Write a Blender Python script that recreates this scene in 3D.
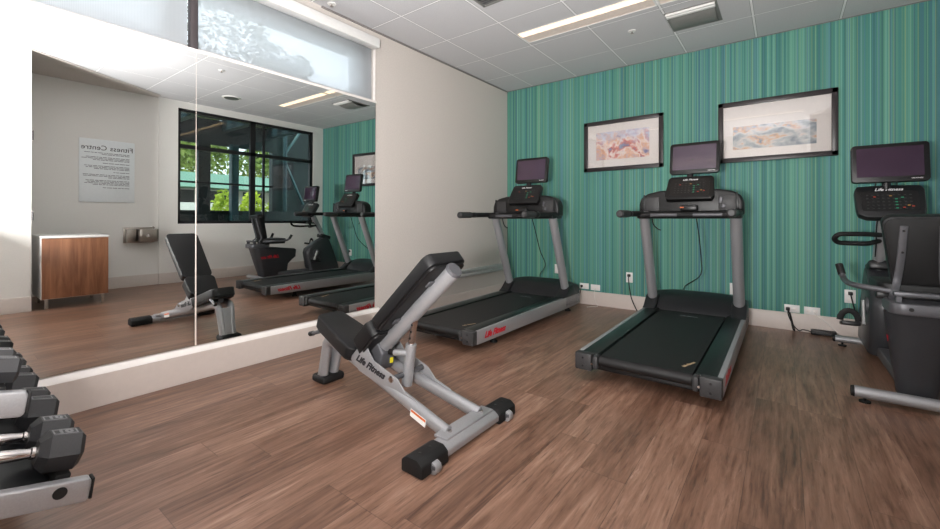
import bpy, bmesh, math, random
from mathutils import Vector, Matrix, Euler
random.seed(7)
PI = math.pi
R = math.radians
for o in list(bpy.data.objects): bpy.data.objects.remove(o)
scene = bpy.context.scene
COL = scene.collection

# ------------------------------------------------------------------ camera
cd = bpy.data.cameras.new('camera'); cam = bpy.data.objects.new('camera', cd); COL.objects.link(cam)
cd.sensor_fit = 'HORIZONTAL'; cd.sensor_width = 36.0; cd.lens = 36.0*415.6/940; cd.shift_y = -44.9/940
cd.clip_start = 0.02; cd.clip_end = 200
cam.location = (3.0545, 0.0, 1.0264); cam.rotation_euler = (R(90), 0, R(37.11))
scene.camera = cam
# ------------------------------------------------------------------ view
vs = scene.view_settings
scene.display_settings.display_device = 'sRGB'
vs.view_transform = 'Standard'; vs.look = 'None'; vs.exposure = 0.52; vs.gamma = 1.0; vs.use_curve_mapping = False
# ------------------------------------------------------------------ sky
W = bpy.data.worlds.new('sky'); scene.world = W; W.use_nodes = True
wn = W.node_tree.nodes; wl = W.node_tree.links
bg = wn['Background']; tc = wn.new('ShaderNodeTexCoord'); sp = wn.new('ShaderNodeSeparateXYZ'); rp = wn.new('ShaderNodeValToRGB')
wl.new(tc.outputs['Generated'], sp.inputs[0]); wl.new(sp.outputs[2], rp.inputs[0]); wl.new(rp.outputs[0], bg.inputs[0])
rp.color_ramp.elements[0].color = (0.80, 0.88, 0.95, 1); rp.color_ramp.elements[0].position = 0.0
rp.color_ramp.elements[1].color = (0.88, 0.95, 1.0, 1); rp.color_ramp.elements[1].position = 0.8
bg.inputs[1].default_value = 2.1
# sun on the garden beyond the window (shines in the -y / -x half, high; does not reach the room)
sd = bpy.data.lights.new('sun', 'SUN'); sd.energy = 3.6; sd.angle = R(2); sd.color = (1, 0.95, 0.86)
sun = bpy.data.objects.new('sun', sd); COL.objects.link(sun); sun.location = (8, -6, 12); sun.rotation_euler = (R(38), R(-8), R(0))
# photographer's flash, held beside the camera and bounced off the ceiling
fd = bpy.data.lights.new('bounce_flash', 'AREA'); fd.shape = 'DISK'; fd.size = 0.25; fd.energy = 118; fd.color = (1, 0.985, 0.97); fd.spread = R(172)
flash = bpy.data.objects.new('bounce_flash', fd); COL.objects.link(flash); flash.location = (2.78, -0.22, 1.00)
flash.rotation_euler = (Vector((-0.36, 0.72, 1)).to_track_quat('-Z', 'Y')).to_euler()
LAMP_STRENGTH, LAMP_STRENGTH_NEAR = 1.8, 2.0      # row before the striped wall, row above the camera's end

# ------------------------------------------------------------------ colour / material helpers
def lin(c):
    c = c/255.0
    return c/12.92 if c <= 0.04045 else ((c+0.055)/1.055)**2.4
def rgb(r, g, b): return (lin(r), lin(g), lin(b), 1.0)

class NT:
    def __init__(s, name):
        s.m = bpy.data.materials.new(name); s.m.use_nodes = True
        s.t = s.m.node_tree; s.b = s.t.nodes['Principled BSDF']; s.out = s.t.nodes['Material Output']
    def n(s, typ, **kw):
        x = s.t.nodes.new(typ)
        for k, v in kw.items(): setattr(x, k, v)
        return x
    def l(s, a, b): s.t.links.new(a, b)
    def put(s, sock, v):
        if isinstance(v, bpy.types.NodeSocket): s.l(v, sock)
        else: sock.default_value = v
    def math(s, op, a, b=None, c=None):
        x = s.n('ShaderNodeMath', operation=op)
        for i, v in enumerate((a, b, c)):
            if v is not None: s.put(x.inputs[i], v)
        return x.outputs[0]
    def coord(s, kind='Object'): return s.n('ShaderNodeTexCoord').outputs[kind]
    def sep(s, v):
        x = s.n('ShaderNodeSeparateXYZ'); s.l(v, x.inputs[0]); return x.outputs
    def comb(s, a, b, c):
        x = s.n('ShaderNodeCombineXYZ')
        for i, v in enumerate((a, b, c)): s.put(x.inputs[i], v)
        return x.outputs[0]
    def noise(s, vec, scale, detail=3, rough=0.55, dist=0.0):
        x = s.n('ShaderNodeTexNoise'); s.l(vec, x.inputs['Vector'])
        x.inputs['Scale'].default_value = scale; x.inputs['Detail'].default_value = detail
        x.inputs['Roughness'].default_value = rough; x.inputs['Distortion'].default_value = dist
        return x.outputs[0]
    def white(s, v, dims='1D'):
        x = s.n('ShaderNodeTexWhiteNoise', noise_dimensions=dims)
        s.l(v, x.inputs['W' if dims == '1D' else 'Vector']); return x.outputs[0]
    def ramp(s, f, stops, interp='LINEAR'):
        x = s.n('ShaderNodeValToRGB'); s.l(f, x.inputs[0]); cr = x.color_ramp; cr.interpolation = interp
        while len(cr.elements) < len(stops): cr.elements.new(0.5)
        for e, (p, c) in zip(cr.elements, stops): e.position = p; e.color = c
        return x.outputs[0]
    def mix(s, f, a, b, mode='MIX'):
        x = s.n('ShaderNodeMix', data_type='RGBA', blend_type=mode)
        s.put(x.inputs[0], f); s.put(x.inputs[6], a); s.put(x.inputs[7], b); return x.outputs[2]
    def bump(s, h, st=0.2, d=0.01):
        x = s.n('ShaderNodeBump'); x.inputs['Strength'].default_value = st; x.inputs['Distance'].default_value = d
        s.l(h, x.inputs['Height']); s.l(x.outputs[0], s.b.inputs['Normal'])
    def set(s, **kw):
        for k, v in kw.items(): s.put(s.b.inputs[k], v)
        return s.m

def simple(name, col, rough=0.5, metal=0.0, var=0.06, scale=30, bump=0.0, coat=0.0, ior=1.45):
    t = NT(name); f = t.noise(t.coord(), scale, 4)
    dark = tuple(max(0, c*(1-var)) for c in col[:3])+(1,); lite = tuple(min(1, c*(1+var)) for c in col[:3])+(1,)
    t.set(**{'Base Color': t.ramp(f, [(0.3, dark), (0.7, lite)]), 'Roughness': rough, 'Metallic': metal, 'Coat Weight': coat, 'IOR': ior})
    if bump: t.bump(f, bump, 0.004)
    return t.m

def emit(name, col, st):
    t = NT(name); t.set(**{'Base Color': (0, 0, 0, 1), 'Emission Color': col, 'Emission Strength': st}); return t.m

M = {}
M['plaster'] = simple('painted_plaster', rgb(203, 195, 189), 0.75, var=0.06, scale=85, bump=0.3)
M['plaster_white'] = simple('white_painted_plaster', rgb(234, 231, 227), 0.7, var=0.02, scale=80, bump=0.08)
M['trim'] = simple('white_trim_paint', rgb(236, 230, 226), 0.35, var=0.02)
M['baseboard'] = simple('warm_baseboard_paint', rgb(204, 192, 185), 0.4, var=0.02)
M['angle'] = simple('grey_ceiling_angle', rgb(128, 124, 122), 0.5, var=0.02)
M['white'] = simple('white_enamel', rgb(232, 230, 228), 0.35, var=0.02)
M['silver'] = simple('silver_powder_coat', rgb(164, 164, 167), 0.36, metal=0.5, var=0.05, scale=200)
M['silver_dark'] = simple('grey_powder_coat', rgb(92, 92, 96), 0.42, metal=0.4, var=0.05, scale=200)
M['chrome'] = simple('polished_chrome', rgb(205, 200, 198), 0.14, metal=1.0, var=0.02)
M['steel'] = simple('brushed_stainless', rgb(170, 162, 155), 0.3, metal=0.9, var=0.1, scale=60)
M['black'] = simple('black_plastic', rgb(18, 17, 18), 0.42, var=0.12, scale=120)
M['black_gloss'] = simple('glossy_black_plastic', rgb(20, 20, 21), 0.38, var=0.1)
M['charcoal'] = simple('charcoal_plastic', rgb(30, 31, 33), 0.36, var=0.08, scale=100)
M['bike_grey'] = simple('bike_shroud_grey', rgb(50, 51, 54), 0.36, var=0.06, scale=100)
M['console_grey'] = simple('grey_console_plastic', rgb(52, 51, 52), 0.5, var=0.08, scale=100)
M['vinyl'] = simple('black_vinyl', rgb(13, 13, 15), 0.5, var=0.1, scale=260, bump=0.1)
M['rubber'] = simple('black_rubber', rgb(15, 14, 15), 0.65, var=0.12, scale=200, bump=0.1)
M['hexrubber'] = simple('grey_black_dumbbell_rubber', rgb(44, 44, 46), 0.5, var=0.12, scale=300, bump=0.15)
M['pale_rubber'] = simple('pale_grey_rubber', rgb(120, 120, 122), 0.5, var=0.1, scale=300)  # paler grey than the heads, for embossed frames and numbers
M['deck'] = simple('dark_footrail_rubber', rgb(22, 28, 27), 0.3, var=0.15, scale=400, bump=0.1)  # green tint of the reflected teal wall put into the base colour
M['belt'] = simple('running_belt', rgb(21, 20, 21), 0.55, var=0.14, scale=350, bump=0.12)
M['cord'] = simple('black_cord_rubber', rgb(24, 24, 26), 0.5)
M['white_cord'] = simple('white_cord_rubber', rgb(215, 210, 205), 0.5)
M['red'] = simple('red_decal', rgb(196, 32, 48), 0.45, var=0.03)
M['ink'] = simple('black_print', rgb(34, 34, 38), 0.6)
M['ink_grey'] = simple('grey_print', rgb(112, 114, 120), 0.6)
M['white_ink'] = simple('white_print', rgb(225, 224, 226), 0.5)
M['tan_ink'] = simple('tan_print', rgb(176, 150, 118), 0.5)
M['yellow'] = simple('yellow_sticker', rgb(205, 190, 40), 0.5)
M['orange'] = simple('orange_sticker', rgb(214, 104, 48), 0.5)
M['paper'] = simple('white_sign_panel', rgb(236, 240, 242), 0.4, var=0.02)
M['mat'] = simple('picture_mat_board', rgb(228, 220, 216), 0.7, var=0.02)
M['frame'] = simple('dark_brown_frame', rgb(46, 40, 42), 0.35, var=0.1, scale=60)
M['winframe'] = simple('black_window_frame', rgb(28, 27, 30), 0.4)
M['mullion'] = simple('dark_bronze_mullion', rgb(66, 60, 62), 0.5)
M['alu'] = simple('pale_aluminium', rgb(200, 198, 198), 0.4, metal=0.3)
M['diffuser'] = simple('warm_grey_diffuser_paint', rgb(128, 127, 124), 0.5)
M['led_green'] = emit('green_led', (0.05, 0.6, 0.32, 1), 0.3)
M['led_red'] = emit('red_led', (0.8, 0.08, 0.04, 1), 0.3)
M['led_amber'] = emit('amber_led', (0.8, 0.4, 0.1, 1), 0.3)
M['lamp'] = emit('warm_lamp_lens', (1.0, 0.70, 0.42, 1), LAMP_STRENGTH)
M['lamp_near'] = emit('white_lamp_lens', (1.0, 0.93, 0.86, 1), LAMP_STRENGTH_NEAR)
M['reflector'] = simple('white_lamp_reflector', rgb(238, 222, 212), 0.5)
M['bark'] = simple('tree_bark', rgb(88, 72, 58), 0.9, var=0.3, scale=12, bump=0.5)
M['brace'] = simple('teal_steel_paint', rgb(62, 92, 96), 0.5)
M['brace_dark'] = simple('dark_teal_steel_paint', rgb(34, 58, 66), 0.5)
M['darkwall'] = simple('dark_slate_cladding', rgb(16, 22, 26), 0.6, var=0.2, scale=6)
M['roofgreen'] = simple('pale_green_metal_roof', rgb(152, 196, 180), 0.5, var=0.05, scale=3)
M['ground'] = simple('garden_soil', rgb(96, 104, 72), 0.95, var=0.3, scale=5)

def screen_mat():
    t = NT('dark_screen_glass'); f = t.noise(t.coord(), 3, 2)
    return t.set(**{'Base Color': t.ramp(f, [(0.3, rgb(58, 44, 60)), (0.7, rgb(68, 52, 68))]), 'Roughness': 0.09, 'Specular IOR Level': 0.6})
M['screen'] = screen_mat()

def floor_mat():
    t = NT('wood_plank_floor'); x, y, z = t.sep(t.coord())
    wd, ln = 0.183, 1.22
    cx = t.math('DIVIDE', x, wd); col = t.math('FLOOR', cx); fx = t.math('SUBTRACT', cx, col)
    off = t.math('MULTIPLY', t.white(t.math('ADD', col, 0.37)), ln)
    cy = t.math('DIVIDE', t.math('ADD', y, off), ln); row = t.math('FLOOR', cy); fy = t.math('SUBTRACT', cy, row)
    pid = t.white(t.comb(t.math('ADD', col, 0.5), t.math('ADD', row, 0.5), 3.0), '3D')
    gv = t.comb(t.math('MULTIPLY_ADD', pid, 40, t.math('MULTIPLY', x, 9.0)), t.math('MULTIPLY_ADD', pid, 17, t.math('MULTIPLY', y, 0.9)), 0.0)
    g1 = t.noise(gv, 1.6, 6, 0.62, 1.1)
    gv2 = t.comb(t.math('MULTIPLY_ADD', pid, 9, t.math('MULTIPLY', x, 46.0)), t.math('MULTIPLY', y, 2.6), 0.0)
    g2 = t.noise(gv2, 1.5, 4, 0.6)
    f = t.math('ADD', t.math('MULTIPLY', g1, 0.60), t.math('ADD', t.math('MULTIPLY', g2, 0.34), t.math('MULTIPLY_ADD', pid, 0.12, -0.01)))
    c = t.ramp(f, [(0.32, rgb(76, 52, 41)), (0.46, rgb(116, 85, 69)), (0.60, rgb(144, 110, 92)), (0.78, rgb(176, 145, 126))])
    gx = t.math('LESS_THAN', t.math('MULTIPLY', t.math('MINIMUM', fx, t.math('SUBTRACT', 1.0, fx)), wd), 0.0012)
    gy = t.math('LESS_THAN', t.math('MULTIPLY', t.math('MINIMUM', fy, t.math('SUBTRACT', 1.0, fy)), ln), 0.0012)
    gap = t.math('MAXIMUM', gx, gy)
    pv = t.comb(t.math('MULTIPLY_ADD', pid, 31, t.math('MULTIPLY', x, 85.0)), t.math('MULTIPLY', y, 6.0), 0.0)
    pores = t.ramp(t.noise(pv, 1.0, 3, 0.65), [(0.30, (1, 1, 1, 1)), (0.46, (0, 0, 0, 1))])
    c = t.mix(t.math('MULTIPLY', pores, 0.62), c, rgb(72, 50, 40))
    kv = t.comb(t.math('MULTIPLY_ADD', pid, 23, t.math('MULTIPLY', x, 14.0)), t.math('MULTIPLY_ADD', pid, 5, t.math('MULTIPLY', y, 3.4)), 0.0)
    knots = t.ramp(t.noise(kv, 1.0, 5, 0.7, 2.2), [(0.66, (0, 0, 0, 1)), (0.78, (1, 1, 1, 1))])
    c = t.mix(t.math('MULTIPLY', knots, 0.5), c, rgb(200, 176, 160))
    c2 = t.mix(t.math('MULTIPLY', gap, 0.55), c, rgb(60, 44, 38))
    t.bump(t.math('SUBTRACT', g2, gap), 0.06, 0.002)
    return t.set(**{'Base Color': c2, 'Roughness': t.math('MULTIPLY_ADD', g1, 0.16, 0.25), 'Specular IOR Level': 0.5})
M['floor'] = floor_mat()

def stripe_mat():
    t = NT('teal_striped_wallpaper'); x, y, z = t.sep(t.coord())
    xv = t.comb(x, 0.0, 0.0)
    wob = t.math('MULTIPLY', t.noise(xv, 13, 2), 8.0)
    s1 = t.math('FLOOR', t.math('MULTIPLY_ADD', x, 78, wob)); a = t.white(t.math('ADD', s1, 0.5))
    pal = [(0.0, rgb(62, 124, 116)), (0.18, rgb(82, 142, 126)), (0.34, rgb(68, 132, 126)), (0.48, rgb(90, 150, 136)), (0.62, rgb(76, 136, 120)),
           (0.76, rgb(88, 140, 146)), (0.84, rgb(66, 118, 126)), (0.92, rgb(104, 162, 142))]
    c = t.ramp(a, pal, 'CONSTANT')
    s2 = t.math('FLOOR', t.math('MULTIPLY', x, 250)); b = t.white(t.math('ADD', s2, 0.25))
    thin = t.math('GREATER_THAN', b, 0.74)
    b2 = t.white(t.math('ADD', s2, 77.25))
    c2 = t.ramp(b2, [(0, rgb(124, 172, 136)), (0.30, rgb(82, 124, 148)), (0.55, rgb(136, 158, 108)), (0.66, rgb(122, 180, 162)), (0.80, rgb(42, 94, 96))], 'CONSTANT')
    return t.set(**{'Base Color': t.mix(t.math('MULTIPLY', thin, 0.7), c, c2), 'Roughness': 0.65})
M['stripes'] = stripe_mat()

def ceil_mat():
    t = NT('acoustic_ceiling_tiles'); x, y, z = t.sep(t.coord()); T = 0.6096
    fx = t.math('FRACT', t.math('DIVIDE', t.math('SUBTRACT', x, 0.4-10*T), T)); fy = t.math('FRACT', t.math('DIVIDE', t.math('SUBTRACT', y, 4.349-20*T), T))
    dx = t.math('MULTIPLY', t.math('MINIMUM', fx, t.math('SUBTRACT', 1.0, fx)), T); dy = t.math('MULTIPLY', t.math('MINIMUM', fy, t.math('SUBTRACT', 1.0, fy)), T)
    d = t.math('MINIMUM', dx, dy); bar = t.math('LESS_THAN', d, 0.0085); edge = t.math('LESS_THAN', d, 0.0115)
    n = t.noise(t.coord(), 240, 3, 0.7)
    c = t.ramp(n, [(0.35, rgb(194, 193, 196)), (0.65, rgb(210, 209, 212))])
    c = t.mix(edge, c, rgb(120, 119, 122)); c = t.mix(bar, c, rgb(240, 239, 240))  # shadow line along each grid bar painted dark into the tile colour
    t.bump(t.math('ADD', n, t.math('MULTIPLY', bar, 2.0)), 0.15, 0.003)
    return t.set(**{'Base Color': c, 'Roughness': 0.8})
M['ceiling'] = ceil_mat()

def wood_mat():
    t = NT('walnut_veneer'); x, y, z = t.sep(t.coord())
    v = t.comb(t.math('MULTIPLY', y, 16), t.math('MULTIPLY', x, 16), t.math('MULTIPLY', z, 1.3)); g = t.noise(v, 1.4, 6, 0.6, 0.8)
    return t.set(**{'Base Color': t.ramp(g, [(0.3, rgb(118, 74, 52)), (0.55, rgb(146, 98, 70)), (0.75, rgb(166, 116, 86))]), 'Roughness': 0.4})
M['walnut'] = wood_mat()

def mirror_mat():
    t = NT('mirror_silvering'); n = t.noise(t.coord(), 2, 1)
    return t.set(**{'Base Color': t.ramp(n, [(0, (0.80, 0.82, 0.81, 1)), (1, (0.82, 0.84, 0.83, 1))]), 'Metallic': 1.0, 'Roughness': 0.0})
M['mirror'] = mirror_mat()

def glass_mat(name, tint, refl=1.0, most=1.0):
    t = NT(name); t.t.nodes.remove(t.b)
    tr = t.n('ShaderNodeBsdfTransparent'); tr.inputs[0].default_value = tint
    gl = t.n('ShaderNodeBsdfGlossy'); gl.inputs['Roughness'].default_value = 0.0
    fr = t.n('ShaderNodeFresnel'); fr.inputs[0].default_value = 1.5
    mx = t.n('ShaderNodeMixShader'); t.l(t.math('MINIMUM', t.math('MULTIPLY', fr.outputs[0], refl), most), mx.inputs[0]); t.l(tr.outputs[0], mx.inputs[1]); t.l(gl.outputs[0], mx.inputs[2])
    t.l(mx.outputs[0], t.out.inputs[0]); return t.m
M['glass'] = glass_mat('window_glass', (0.86, 0.91, 0.90, 1), 1.3)
M['clear_glass'] = glass_mat('clear_glass', (0.97, 0.98, 0.98, 1), 0.8)
M['pic_glass'] = glass_mat('picture_glass', (0.98, 0.98, 0.98, 1), 1.5, 0.30)

def shade_mat(name='roller_shade_mesh', open_=0.42):
    t = NT(name); t.t.nodes.remove(t.b); x, y, z = t.sep(t.coord())
    w = t.math('MULTIPLY_ADD', t.math('SINE', t.math('MULTIPLY', y, 900)), 0.04, open_)
    tr = t.n('ShaderNodeBsdfTransparent'); tl = t.n('ShaderNodeBsdfTranslucent'); df = t.n('ShaderNodeBsdfDiffuse')
    tr.inputs[0].default_value = (0.94, 0.96, 0.98, 1); tl.inputs[0].default_value = (0.74, 0.77, 0.79, 1); df.inputs[0].default_value = (0.62, 0.64, 0.66, 1)
    m1 = t.n('ShaderNodeMixShader'); m1.inputs[0].default_value = 0.4; t.l(tl.outputs[0], m1.inputs[1]); t.l(df.outputs[0], m1.inputs[2])
    m2 = t.n('ShaderNodeMixShader'); t.l(w, m2.inputs[0]); t.l(m1.outputs[0], m2.inputs[1]); t.l(tr.outputs[0], m2.inputs[2])
    t.l(m2.outputs[0], t.out.inputs[0]); return t.m
M['shade'] = shade_mat()
M['shade_close'] = shade_mat('close_woven_shade_mesh', 0.14)

def leaf_mat(name, a, b):
    t = NT(name); n = t.noise(t.coord(), 1.7, 3)
    c = t.ramp(n, [(0.3, a), (0.7, b)])
    tl = t.n('ShaderNodeBsdfTranslucent'); t.l(c, tl.inputs[0]); t.l(c, t.b.inputs['Base Color']); t.b.inputs['Roughness'].default_value = 0.6
    mx = t.n('ShaderNodeMixShader'); mx.inputs[0].default_value = 0.4; t.l(t.b.outputs[0], mx.inputs[1]); t.l(tl.outputs[0], mx.inputs[2]); t.l(mx.outputs[0], t.out.inputs[0])
    return t.m
M['leaf'] = leaf_mat('tree_leaves', rgb(60, 80, 50), rgb(90, 112, 70))
M['leaf_tree'] = leaf_mat('sunlit_tree_leaves', rgb(104, 128, 56), rgb(190, 204, 118))
M['leaf_bright'] = leaf_mat('hedge_leaves', rgb(132, 158, 40), rgb(196, 210, 70))

def art_mat(name, stops, seed, tilt):
    t = NT(name); x, y, z = t.sep(t.coord())
    v = t.comb(t.math('MULTIPLY_ADD', x, 1.0, seed), t.math('MULTIPLY', z, tilt), 0.0)
    n = t.noise(v, 5.0, 3, 0.5, 0.6); n2 = t.noise(v, 14.0, 2, 0.5)
    f = t.math('ADD', t.math('MULTIPLY', n, 0.72), t.math('MULTIPLY', n2, 0.28))
    sky = t.math('MULTIPLY_ADD', z, 1.6, t.math('MULTIPLY', n2, 0.9))
    return t.set(**{'Base Color': t.mix(t.ramp(sky, [(0.45, (0, 0, 0, 1)), (0.75, (0.8, 0.8, 0.8, 1))]), t.ramp(f, stops), rgb(196, 206, 228)), 'Roughness': 0.6})
M['art_a'] = art_mat('abstract_figure_print', [(0.34, rgb(120, 120, 160)), (0.42, rgb(206, 176, 176)), (0.47, rgb(224, 172, 140)), (0.52, rgb(236, 220, 214)), (0.57, rgb(206, 110, 92)), (0.63, rgb(90, 110, 150)), (0.68, rgb(60, 50, 56))], 3.1, 1.0)
M['art_b'] = art_mat('abstract_shore_print', [(0.36, rgb(96, 110, 122)), (0.46, rgb(160, 166, 172)), (0.52, rgb(206, 200, 196)), (0.57, rgb(206, 160, 122)), (0.63, rgb(110, 128, 148)), (0.7, rgb(82, 70, 74))], 7.7, 1.6)

# ------------------------------------------------------------------ mesh helpers
class MB:
    def __init__(s): s.bm = bmesh.new()
    def _add(s, b, mat=None):
        if mat is not None: bmesh.ops.transform(b, matrix=mat, verts=b.verts)
        me = bpy.data.meshes.new('t'); b.to_mesh(me); b.free(); s.bm.from_mesh(me); bpy.data.meshes.remove(me)
        return s
    def box(s, c, d, rot=None, bev=0.0, seg=2):
        b = bmesh.new(); bmesh.ops.create_cube(b, size=1.0); bmesh.ops.scale(b, vec=d, verts=b.verts)
        if bev: bmesh.ops.bevel(b, geom=b.edges[:], offset=min(bev, 0.49*min(d)), segments=seg, profile=0.5, affect='EDGES')
        m = Matrix.Translation(c)
        if rot is not None: m = m @ (rot.to_matrix().to_4x4() if isinstance(rot, Euler) else rot)
        return s._add(b, m)
    def span(s, a, b, bev=0.0): return s.box([(p+q)/2 for p, q in zip(a, b)], [abs(q-p) for p, q in zip(a, b)], bev=bev)
    def cyl(s, p0, p1, r, r2=None, seg=20, bev=0.0):
        p0, p1 = Vector(p0), Vector(p1); d = p1-p0; b = bmesh.new()
        bmesh.ops.create_cone(b, cap_ends=True, segments=seg, radius1=r, radius2=r if r2 is None else r2, depth=d.length)
        if bev:
            es = [e for e in b.edges if abs(e.verts[0].co.z-e.verts[1].co.z) < 1e-6]
            bmesh.ops.bevel(b, geom=es, offset=bev, segments=2, profile=0.5, affect='EDGES')
        return s._add(b, Matrix.Translation((p0+p1)/2) @ d.to_track_quat('Z', 'Y').to_matrix().to_4x4())
    def ball(s, c, d):
        b = bmesh.new(); bmesh.ops.create_uvsphere(b, u_segments=16, v_segments=10, radius=0.5)
        return s._add(b, Matrix.Translation(c) @ Matrix.Diagonal((d[0], d[1], d[2], 1)))
    def prism(s, poly, axis, a, b_, bev=0.0, seg=2):
        """polygon in the plane across `axis` ('x': (y,z), 'y': (x,z), 'z': (x,y)) from a to b_"""
        b = bmesh.new(); f = {'x': lambda p, t: (t, p[0], p[1]), 'y': lambda p, t: (p[0], t, p[1]), 'z': lambda p, t: (p[0], p[1], t)}[axis]
        v0 = [b.verts.new(f(p, a)) for p in poly]; v1 = [b.verts.new(f(p, b_)) for p in poly]; n = len(poly)
        b.faces.new(v0); b.faces.new(v1)
        for i in range(n): b.faces.new((v0[i], v0[(i+1) % n], v1[(i+1) % n], v1[i]))
        bmesh.ops.recalc_face_normals(b, faces=b.faces)
        if bev: bmesh.ops.bevel(b, geom=b.edges[:], offset=bev, segments=seg, profile=0.5, affect='EDGES', clamp_overlap=True)
        return s._add(b)
    def loft(s, rings, caps=True):
        b = bmesh.new(); vr = [[b.verts.new(p) for p in r] for r in rings]; n = len(rings[0])
        for i in range(len(vr)-1):
            for j in range(n): b.faces.new((vr[i][j], vr[i][(j+1) % n], vr[i+1][(j+1) % n], vr[i+1][j]))
        if caps: b.faces.new(vr[0]); b.faces.new(vr[-1])
        bmesh.ops.recalc_face_normals(b, faces=b.faces); return s._add(b)
    def tube(s, pts, r, seg=12, rx=None, closed=False):
        """tube along a path; r may be a number or list; rx = (side, up) half axes"""
        P = [Vector(p) for p in pts]; n = len(P); rings = []
        up = None
        for i in range(n):
            t = (P[(i+1) % n] - P[i-1]) if closed else (P[min(i+1, n-1)] - P[max(i-1, 0)])
            t.normalize()
            if up is None:
                up = Vector((0, 0, 1)) if abs(t.z) < 0.9 else Vector((0, 1, 0))
            u = (up - t*up.dot(t)).normalized(); w = t.cross(u); up = u
            ra, rb = (rx if rx else ((r[i], r[i]) if isinstance(r, (list, tuple)) else (r, r)))
            rings.append([P[i] + w*math.cos(2*PI*k/seg)*ra + u*math.sin(2*PI*k/seg)*rb for k in range(seg)])
        if closed: rings.append(rings[0])
        return s.loft(rings, caps=not closed)
    def build(s, name, mat, parent=None, ang=35):
        me = bpy.data.meshes.new(name); bmesh.ops.remove_doubles(s.bm, verts=s.bm.verts, dist=1e-6); s.bm.to_mesh(me); s.bm.free()
        me.polygons.foreach_set('use_smooth', [True]*len(me.polygons)); me.set_sharp_from_angle(angle=R(ang))
        me.materials.append(M[mat] if isinstance(mat, str) else mat)
        o = bpy.data.objects.new(name, me); COL.objects.link(o)
        if parent: o.parent = parent
        return o

def rnd(pts, r, n=6):
    """round the corners of a path"""
    P = [Vector(p) for p in pts]; out = [P[0]]
    for i in range(1, len(P)-1):
        a = (P[i-1]-P[i]); b = (P[i+1]-P[i]); q = min(r, a.length*0.49, b.length*0.49)
        A = P[i]+a.normalized()*q; B = P[i]+b.normalized()*q
        for k in range(n+1):
            t = k/n; out.append(A*(1-t)**2 + P[i]*2*t*(1-t) + B*t*t)
    out.append(P[-1]); return out
def rrect(x0, y0, x1, y1, r, n=5):
    out = []
    for cx, cy, a in ((x1-r, y1-r, 0), (x0+r, y1-r, 90), (x0+r, y0+r, 180), (x1-r, y0+r, 270)):
        for k in range(n+1):
            t = R(a+90*k/n); out.append((cx+r*math.cos(t), cy+r*math.sin(t)))
    return out
def spline(pts, n=8):
    P = [Vector(p) for p in pts]; P = [P[0]*2-P[1]]+P+[P[-1]*2-P[-2]]; out = []
    for i in range(1, len(P)-2):
        for k in range(n):
            t = k/n; a, b, c, d = P[i-1:i+3]
            out.append(0.5*((2*b)+(c-a)*t+(2*a-5*b+4*c-d)*t*t+(3*b-a-3*c+d)*t**3))
    out.append(P[-2]); return out

def tag(o, label, cat, group=None, kind=None):
    o['label'] = label; o['category'] = cat
    if group: o['group'] = group
    if kind: o['kind'] = kind
    return o
def thing(name, label, cat, loc=(0, 0, 0), rot=(0, 0, 0), group=None):
    o = bpy.data.objects.new(name, None); COL.objects.link(o); o.empty_display_size = 0.1
    o.location = loc; o.rotation_euler = rot
    return tag(o, label, cat, group)
def struct(o): o['kind'] = 'structure'; return o
def copy_tree(o, parent=None):
    c = o.copy(); COL.objects.link(c); c.parent = parent
    for ch in [k for k in bpy.data.objects if k.parent == o]: copy_tree(ch, c)
    return c
def text(s, size, mat, parent, mtx, name='logo', shear=0.0, bold=0.0, ext=0.0006, align='CENTER'):
    cu = bpy.data.curves.new('t', 'FONT'); cu.body = s; cu.size = size; cu.shear = shear; cu.offset = bold*size; cu.extrude = ext
    cu.align_x = align; cu.align_y = 'CENTER'; cu.resolution_u = 3
    to = bpy.data.objects.new('t', cu); COL.objects.link(to)
    dg = bpy.context.evaluated_depsgraph_get(); me = bpy.data.meshes.new_from_object(to.evaluated_get(dg))
    bpy.data.objects.remove(to); bpy.data.curves.remove(cu)
    me.transform(mtx); me.materials.clear(); me.materials.append(M[mat]); me.name = name
    o = bpy.data.objects.new(name, me); COL.objects.link(o)
    if parent: o.parent = parent
    return o
def frame_mtx(origin, right, up):
    r = Vector(right).normalized(); u = Vector(up); u = (u-r*u.dot(r)).normalized(); n = r.cross(u)
    m = Matrix((r, u, n)).transposed().to_4x4(); m.translation = Vector(origin); return m

# ================================================================== STRUCTURE
XW, YB, H = 4.43, 4.893, 2.7926
XN, YN = 3.40, -0.62         # wall beside the camera, wall behind it
struct(MB().span((-0.25, YN-0.3, -0.05), (XW+0.12, YB+0.1, 0)).build('floor', 'floor'))
# ceiling in cells, leaving the recesses of the four lights open
lights = [(1.015, 3.42), (2.234, 3.42), (0.86, 1.01), (2.11, 1.01)]; LX, LY = 1.205, 0.25
xs = sorted({-0.25, XW+0.12} | {v for a, _ in lights for v in (a, a+LX)}); ys = sorted({YN-0.3, YB+0.1} | {v for _, b in lights for v in (b, b+LY)})
cb = MB()
for i in range(len(xs)-1):
    for j in range(len(ys)-1):
        mx, my = (xs[i]+xs[i+1])/2, (ys[j]+ys[j+1])/2
        if any(a < mx < a+LX and b < my < b+LY for a, b in lights): continue
        b = bmesh.new(); vv = [b.verts.new((x, y, H)) for x, y in ((xs[i], ys[j]), (xs[i], ys[j+1]), (xs[i+1], ys[j+1]), (xs[i+1], ys[j]))]; b.faces.new(vv); cb._add(b)
struct(cb.build('ceiling', 'ceiling'))
struct(MB().span((-0.3, YN-0.3, H+0.12), (XW+0.2, YB+0.2, H+0.3)).build('ceiling_slab', 'plaster'))
# plasterboard triangle over the alcove
struct(MB().prism([(3.36, 0.70), (4.30, 2.12), (4.60, 2.12), (4.60, 0.70)], 'z', H-0.012, H+0.02).build('ceiling_alcove', 'plaster'))
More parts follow.
